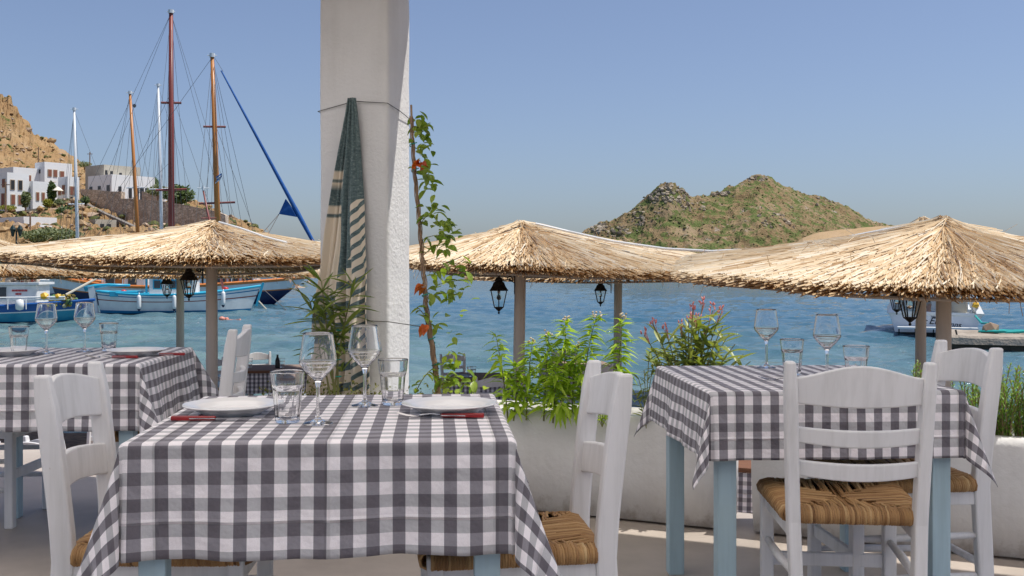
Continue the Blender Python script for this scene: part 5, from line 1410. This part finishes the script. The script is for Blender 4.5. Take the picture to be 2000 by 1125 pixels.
for a in (('leftmost lime green plant in the long planter, tall and thin', 967, 650, 4.86, 992, 0, 13),
          ('lime green plant leaning left of the umbrella post', 1040, 668, 4.82, 1028, 0, 20),
          ('short lime green plant low beside the right-hand plate', 1008, 712, 4.80, 1003, 0, 15),
          ('lime green plant with seed heads just right of the umbrella post', 1072, 652, 4.80, 1062, 0, 23),
          ('lime green plant with a bent dry tip, left of the tallest one', 1104, 626, 4.78, 1092, 0, 25),
          ('tallest lime green plant, rising above the middle chair', 1166, 616, 4.74, 1140, 0, 26),
          ('lime green plant behind the crest of the middle chair', 1130, 676, 4.78, 1118, 0, 20),
          ('rightmost lime green plant against the thin umbrella post', 1216, 620, 4.70, 1198, 0, 22),
          ('bushy lime green plant low in the middle of the long planter', 1086, 720, 4.74, 1080, 0, 18)):
    tall_plant(a[0], a[1], a[2], a[3], a[4], nl=a[6])
# a drooping sprig over the planter's front edge
b = at(1098, 786, 4.66); t = thing('plant', 'drooping green sprig hanging over the front of the long planter', 'plant', b, 0)
g = MB(); c = at(1092, 806, 4.56)-b; pts = bez(Vector((0, .05, -.03)), Vector((-.0, -.06, .05)), c, 10); g.tube(pts, .003, 5); g.build('stem', STEM, t)
for k in range(16):
    p = pts[2+k//2]; a = ru(-pi, 0); el = ru(-1.3, -.2); put_leaf(random.choice(LF_TALL), t, p, (cos(a)*cos(el), sin(a)*cos(el)-.2, sin(el)), ru(-.4, .4), ru(.8, 1.15))
# low green sprigs right of the middle chair and by the right table
b = at(1176, 800, 4.62); b.z = .42; t = thing('plant', 'dark little shrub seen through the back of the middle chair', 'plant', b)
for k in range(6):
    tip = Vector((ru(-.09, .09), ru(-.04, .04), ru(.08, .17))); pts = bez(Vector((0, 0, 0)), tip*.5+Vector((0, 0, .04)), tip, 6); g = MB(); g.tube(pts, .002, 4); g.build('stem', STEM, t)
    for j in range(9): a = ru(0, 2*pi); el = ru(-.3, .9); put_leaf(random.choice(LF_TALL), t, pts[min(6, 1+j*6//9)], (cos(a)*cos(el), sin(a)*cos(el), sin(el)), ru(-.4, .4), ru(.4, .7))
b = at(1262, 800, 4.58); b.z = .42; t = thing('plant', 'sparse yellowing sprigs left of the right table', 'plant', b)
for k, (px, py) in enumerate(((1248, 742), (1258, 722), (1240, 770), (1268, 690), (1256, 760), (1275, 720))):
    tip = at(px, py, 4.58)-b; pts = bez(Vector((0, 0, 0)), Vector((tip.x*.2, 0, tip.z*.6)), tip, 7); g = MB(); g.tube(pts, .0022, 4); g.build('stem', STEM, t)
    for j in range(9): a = ru(0, 2*pi); el = ru(-.1, .9); put_leaf(random.choice(LF_OL2), t, pts[min(7, 2+j*6//9)], (cos(a)*cos(el), sin(a)*cos(el), sin(el)), ru(-.4, .4), ru(.35, .65))
# pink-budded oleander behind the right table
b = at(1345, 800, 4.62); b.z = .42
t = thing('oleander', 'oleander bush with pink buds beyond the left corner of the right table', 'oleander', b)
BUD = MB(); BUD.lathe([(0, 0), (.0045, .004), (.0055, .012), (.003, .022), (0, .027)], 6); BUD = BUD.mesh('bud', PINK, True)
tips = [(1275, 632, 1), (1258, 655, 1), (1300, 648, 1), (1262, 690, 0), (1290, 672, 0), (1316, 668, 0), (1330, 640, 1), (1338, 655, 0), (1353, 604, 1), (1372, 596, 1), (1392, 606, 1), (1362, 628, 1), (1345, 625, 1), (1408, 612, 1), (1385, 632, 0), (1412, 636, 0), (1425, 650, 0), (1378, 652, 1), (1400, 664, 0), (1436, 672, 0), (1452, 692, 0), (1424, 690, 0), (1360, 676, 0), (1340, 690, 0), (1310, 700, 0), (1390, 696, 0), (1466, 706, 0)]
for px, py, fl in tips:
    d = ru(4.5, 4.75); tip = at(px, py, d)-b; pts = bez(Vector((tip.x*.15, 0, 0)), Vector((tip.x*.35, tip.y*.3, tip.z*.55)), tip, 9)
    g = MB(); g.tube(pts, [.0045*(1-.6*i/9) for i in range(10)], 5); g.build('stem', STEM, t)
    for j in range(11):
        f = .42+.56*j/11; p = pts[min(9, int(f*9+.5))]; a = j*2.1+ru(-.5, .5); el = ru(.1, .9)
        put_leaf(random.choice(LF_OL2), t, p, (cos(a)*cos(el), sin(a)*cos(el), sin(el)), ru(-.4, .4), ru(.7, 1.1))
    if fl:
        for j in range(9): put_leaf(BUD, t, tip+Vector((ru(-.012, .012), ru(-.01, .01), ru(-.006, .026))), (0, 0, 1), 0, ru(.45, .75), 'bud').rotation_euler = (ru(-.5, .5), ru(-.5, .5), 0)
        g = MB()
        for j in range(3): g.tube([pts[-2], tip+Vector((ru(-.012, .012), 0, .01))], .0014, 4)
        g.build('bud_stalk', PINK, t)
# narrow-leaved oleander before the pillar
b = at(655, 790, 4.98); b.z = .42
t = thing('oleander', 'narrow-leaved dark green oleander growing in front of the pillar', 'oleander', b)
def OL(px, py, d): return at(px, py, d) - b
stems = [[OL(660, 790, 4.98), OL(662, 690, 4.97), OL(648, 590, 4.95)], [OL(652, 790, 4.98), OL(658, 680, 4.96), OL(690, 560, 4.93)], [OL(648, 790, 4.98), OL(632, 700, 4.96), OL(606, 590, 4.93)], [OL(655, 780, 4.98), OL(640, 660, 4.94), OL(628, 550, 4.92)]]
for k, (a, m_, c) in enumerate(stems):
    pts = bez(a, m_, c, 12); g = MB(); g.tube(pts, [.006*(1-.6*i/12) for i in range(13)], 6); g.build('stem', STEM, t)
    for i in range(9):
        f = .50+.5*i/8; p = pts[min(12, int(f*12+.5))]
        for j in range(3):
            an = i*1.05+j*2.09+ru(-.3, .3); el = ru(-.15, .65)+(.35 if i > 6 else 0)
            put_leaf(random.choice(LF_OLE), t, p, (cos(an)*cos(el), sin(an)*cos(el)*.7, sin(el)), ru(-.4, .4), ru(.7, 1.15))
for k, (px, py) in enumerate(((660, 700), (668, 726), (650, 745), (655, 668))):
    for j in range(4):
        an = ru(0, 2*pi); el = ru(.5, 1.1); put_leaf(random.choice(LF_OLE), t, OL(px, py, 4.96), (cos(an)*cos(el), sin(an)*cos(el), sin(el)), ru(-.4, .4), ru(.6, .9))
PETAL = leafmat('pale_petal', (.70, .52, .50), (.78, .66, .63), .4, .6)
FP = leaf_mesh('petal', .026, .016, PETAL, .2, .6, 3)
for px, py in ((566, 545), (578, 556), (574, 538), (682, 548), (696, 576)):
    for j in range(5 if px < 600 else 4): an = j*1.25; put_leaf(FP, t, OL(px, py, 4.92), (cos(an), sin(an)*.6, ru(-.6, .2)), 0, ru(.7, 1.1), 'petal')
pts = bez(OL(632, 640, 4.95), OL(600, 590, 4.93), OL(570, 546, 4.92), 8); g = MB(); g.tube(pts, .0028, 5); g.build('stem', STEM, t)
for k, py in enumerate((657, 672, 702, 735, 645)):
    p = OL(661, py, 4.972); g = MB(); g.tube([p+Vector((.013*cos(q*.9), .013*sin(q*.9), 0)) for q in range(8)], .003, 4); g.build('tie', TWINE, t)
# low ground cover in the same planter
t = MB(); GC = []
for i in range(1500):
    s_ = ru(-2.28, -1.30); n_ = ru(-.20, .01); q = sn(s_, n_, .43+abs(random.gauss(0, .055))+.02*sin(s_*9)); x = Vector((ru(-1,1), ru(-1,1), ru(-.5,1))).normalized(); y = x.orthogonal().normalized(); L_ = ru(.006, .014)
    t.quad(q, q+x*L_+y*L_*.45, q+x*L_*2, q+x*L_-y*L_*.45, r=R())
tag(t.build('ground_cover', GREEN_COVER), 'low yellow-green creeping plants at the foot of the pillar', 'ground cover', kind='stuff')
# climbing vine on a stake right of the pillar
b = at(857, 775, 4.98); b.z = .42
t = thing('vine', 'climbing vine with orange dried leaves on a stake right of the pillar', 'vine', b)
def VN(px, py, d=5.0): return at(px, py, d)-b
line = [(857, 775), (853, 740), (846, 690), (838, 640), (832, 600), (830, 560), (826, 520), (822, 470), (818, 420), (812, 360), (808, 310), (805, 260), (803, 205)]
STK = [VN(px, py, 4.99+.02*sin(i)) for i, (px, py) in enumerate(line)]
g = MB(); g.tube(STK, [.012, .013, .012, .010, .008, .007, .0068, .0065, .006, .006, .0055, .005, .005], 7); g.build('stake', BARK, t)
for k in range(3):
    g = MB(); pts = []
    for i in range(60):
        f = i/59*11.6; j = min(11, int(f)); p = STK[j].lerp(STK[j+1], f-j); a = i*.55+k*2.1; rr = .014*(1-.45*i/60); pts.append(p+Vector((cos(a)*rr, sin(a)*rr, 0)))
    g.tube(pts, .0026, 5); g.build('tendril', BARK, t)
for py in (705, 735, 655, 575, 300, 345):
    f = [i for i, q in enumerate(line) if q[1] >= py][-1]; p = STK[f].lerp(STK[min(12, f+1)], .4); g = MB(); g.tube([p+Vector((.017*cos(q*.9), .017*sin(q*.9), .004*q)) for q in range(8)], .0028, 4); g.build('tie', TWINE, t)
dens = lambda y: interp([(205, .2), (235, 1.2), (300, .9), (360, .6), (410, 1.3), (450, 1.3), (500, .8), (560, 1.0), (590, .7), (640, .35), (680, .35), (720, 1.3), (770, 1.4)], y)
cnt = 0
while cnt < 215:
    py = ru(215, 772)
    if R()*1.4 > dens(py): continue
    cx_ = interp([(q[1], q[0]) for q in line[::-1]], py); spread = interp([(205, 12), (300, 18), (400, 20), (450, 36), (560, 40), (620, 22), (700, 24), (770, 44)], py)
    px = cx_ + random.gauss(2, 1)*spread*.62; d = ru(4.9, 5.06); px = max(px, 800)
    a = ru(0, 2*pi); el = ru(-.9, .4); put_leaf(random.choice(LF_VINE), t, VN(px, py, d), (cos(a)*cos(el), sin(a)*cos(el), sin(el)), ru(-.6, .6), ru(.7, 1.25)); cnt += 1
for (px0, py0), (px1, py1) in (((822, 470), (880, 462)), ((828, 570), (905, 548)), ((830, 585), (890, 575)), ((826, 500), (868, 478)), ((820, 440), (845, 420)), ((840, 640), (815, 600)), ((850, 740), (905, 752)), ((846, 720), (815, 760)), ((805, 250), (838, 262)), ((856, 760), (892, 735))):
    a, c = VN(px0, py0), VN(px1, py1, 4.96); pts = bez(a, a.lerp(c, .5)+Vector((0, -.02, .03)), c, 7); g = MB(); g.tube(pts, .0022, 4); g.build('shoot', STEM, t)
    for j in range(7): an = ru(0, 2*pi); el = ru(-.6, .6); put_leaf(random.choice(LF_VINE), t, pts[1+j], (cos(an)*cos(el), sin(an)*cos(el), sin(el)), ru(-.5, .5), ru(.7, 1.1))
for px, py in ((820, 318), (824, 561), (831, 637), (818, 322)):
    for j in range(3): an = ru(0, 6); put_leaf(LF_ORA, t, VN(px+ru(-4, 4), py+ru(-4, 4), 4.94), (cos(an), sin(an), ru(-.8, .2)), ru(-1, 1), ru(.9, 1.2), 'orange_leaf')
# rosemary in the right planter: upright shoots closely set with needles
def rosemary(label, px0, px1, y_top, d, n, zbase=.42):
    b = at((px0+px1)/2, 860, d); b.z = zbase; t = thing('rosemary', label, 'rosemary', b, 0, 'rosemary bushes in the right planter')
    gs = MB(); g = MB()
    for i in range(n):
        px = ru(px0, px1); base = Vector((gx(px, d)-b.x, ru(-.09, .09), 0)); h = (gz(y_top, d)-zbase)*ru(.55, 1.0)*(1-.35*abs((px-(px0+px1)/2)/((px1-px0)/2))**2)
        tip = base + Vector((ru(-.05, .05), ru(-.05, .05), h)); pts = bez(base, base+Vector((0, 0, h*.5)), tip, 6); gs.tube(pts, [.003]*3+[.002]*4, 4)
        m_ = int(h/.0042)
        for j in range(m_):
            f = .12+.88*j/m_; k = min(5, int(f*6)); p = pts[k].lerp(pts[k+1], f*6-k); a = j*2.4; el = ru(.45, .95); L_ = .030*(1.05-.55*f**5)
            dv = Vector((cos(a)*cos(el), sin(a)*cos(el), sin(el))); sd = Vector((-sin(a), cos(a), 0))*.0026
            g.quad(p-sd, p+dv*L_*.6-sd*1.2, p+dv*L_, p+dv*L_*.6+sd*1.2, r=R())
    gs.build('stems', BARK, t); o = g.build('needles', GREEN_ROSE, t); o['kind'] = 'stuff'
rosemary('bushy rosemary at the right edge, nearest of the row', 1918, 2040, 706, 4.16, 70)
rosemary('rosemary between the posts of the far right chair', 1868, 1935, 728, 4.24, 36)
rosemary('small rosemary sprigs behind the crest of the slatted chair', 1770, 1835, 690, 4.32, 14)
rosemary('few thin rosemary sprigs left of the right tumbler', 1612, 1660, 686, 4.44, 7)

# ------------------------------------------------------------------ tables and chairs down on the beach
TOPW = mat('dark_wood', (.15, .06, .03), (.22, .10, .05), 8, .6, stretch=(1, 8, 8)); COVER = mat('brown_paper_cover', (.24, .17, .14), (.30, .22, .18), 5, .8)
def beach_table(label, clabel, x, y, rz, w_=.9, zf=-1.0, cover=True):
    t = thing('table', label, 'table', (x, y, zf), rz, 'tables down on the beach')
    g = MB(); g.box((0, 0, .735), (w_, .8, .03)); g.build('tabletop', TOPW, t)
    for sx in (-1, 1):
        for sy in (-1, 1): g = MB(); g.box((sx*(w_/2-.05), sy*.35, .36), (.055, .055, .72)); g.build('leg', BLUE_PAINT, t)
    c = MB(); W2, D2 = w_/2+.012, .412; c.uv = {}
    def ring(z, o, k0): return [(sx*(W2+o+.008*sin(k0+i*1.7)), sy*(D2+o), z) for i, (sx, sy) in enumerate(((-1,-1),(1,-1),(1,1),(-1,1)))]
    N = 12
    for (a, b2) in (((-W2, -D2), (W2, -D2)), ((W2, -D2), (W2, D2)), ((W2, D2), (-W2, D2)), ((-W2, D2), (-W2, -D2))):
        L_ = sqrt((b2[0]-a[0])**2+(b2[1]-a[1])**2); nx, ny = (b2[1]-a[1])/L_, -(b2[0]-a[0])/L_
        c.grid(lambda u, v: (a[0]+(b2[0]-a[0])*u+nx*(.004+.03*v*(1+sin(u*22+x))*.5), a[1]+(b2[1]-a[1])*u+ny*(.004+.03*v*(1+sin(u*22+x))*.5), .72-v*.26), 30, 4, uvfn=lambda u, v: (u*L_/.055, v*.26/.055))
    o = c.build('tablecloth', CLOTH, None, smooth=True); o.location = (x, y, zf); o.rotation_euler.z = rz; tag(o, clabel, 'tablecloth', 'gingham cloths on the beach tables')
    if cover:
        g = MB(); g.box((0, 0, .755), (w_-.02, .78, .006)); o = g.build('table_cover', COVER, None); o.location = (x, y, zf); o.rotation_euler.z = rz; tag(o, 'brown cover laid on top of the ' + clabel.split(' on the ')[-1], 'table cover', 'brown covers on the beach tables')
beach_table('beach table behind the left table chair, a small dark bottle on it', 'dark gingham skirt on the beach table behind the left table chair', gx(545, 14.3), 14.3, radians(8))
beach_table('beach table right of the vine foot', 'gingham skirt on the beach table right of the vine foot', gx(950, 13.2), 13.2, radians(-6))
beach_table('beach table seen through the gap between the planters', 'gingham skirt on the beach table in the planter gap', gx(1450, 7.6), 7.6, radians(-20), cover=False)
beach_table('beach table half hidden behind the lime green plants', 'gingham skirt on the beach table behind the lime green plants', gx(1130, 14.8), 14.8, radians(10))
CG = 'white chairs down on the beach'
for px, d, rz, lab in ((507, 15.3, 200, 'white beach chair at the far side of the table beyond the oleander, left one'),
                       (588, 15.2, 150, 'white beach chair nearly hidden by the front left wine glass'),
                       (452, 14.4, 250, 'white beach chair seen through the slats of the left table chair'),
                       (897, 15.0, 205, 'small white beach chair right of the vine, back to the sea'),
                       (945, 12.3, 20, 'white beach chair on the near side of the table beside the vine'),
                       (1150, 13.8, 30, 'white beach chair hidden among the lime green plants'),
                       (1098, 15.8, 170, 'white beach chair on the sea side behind the lime green plants'),
                       (62, 7.9, 15, 'white beach chair below the terrace edge, nearest the left edge'),
                       (140, 8.0, -25, 'white beach chair below the terrace edge, seen through the front left chair'),
                       (170, 9.2, 160, 'white beach chair behind the two below the terrace edge')):
    dup(cB, (gx(px, d), d, -1.0), radians(rz), lab, CG)
# things on the beach tables
for k, (px, py, d, kind, lab) in enumerate(((542, 0, 14.2, 'b', 'small dark sauce bottle on the beach table beyond the oleander'), (551, 0, 14.3, 't', 'upturned tumbler beside the small dark bottle on a beach table'), (488, 0, 14.3, 't', 'tumbler at the left end of a beach table'), (918, 0, 13.1, 't', 'tumbler on the beach table beside the vine, left of a pair'), (924, 0, 13.15, 't', 'tumbler on the beach table beside the vine, right of a pair'))):
    x = gx(px, d)
    if kind == 't': put('t', x, d, lab, -.2415)
    else:
        o = lathe_thing('bottle', lab, 'bottle', [(0, 0), (.03, 0), (.032, .01), (.032, .10), (.014, .15), (.014, .18), (0, .181)], P_BLACK, 14, 'things on the beach tables'); o.location = (x, d, -.2415)
g = MB()
for k in range(6): g.box((0, 0, .004*k+.002), (.15-.004*k, .15, .0035), rz=.04*k)
o = g.build('napkin_stack', mat('blue_paper', (.45, .55, .66), None, rough=.9), None); o.location = (gx(905, 13.1), 13.1, -.2415); tag(o, 'stack of pale blue napkins on the beach table beside the vine', 'napkins')
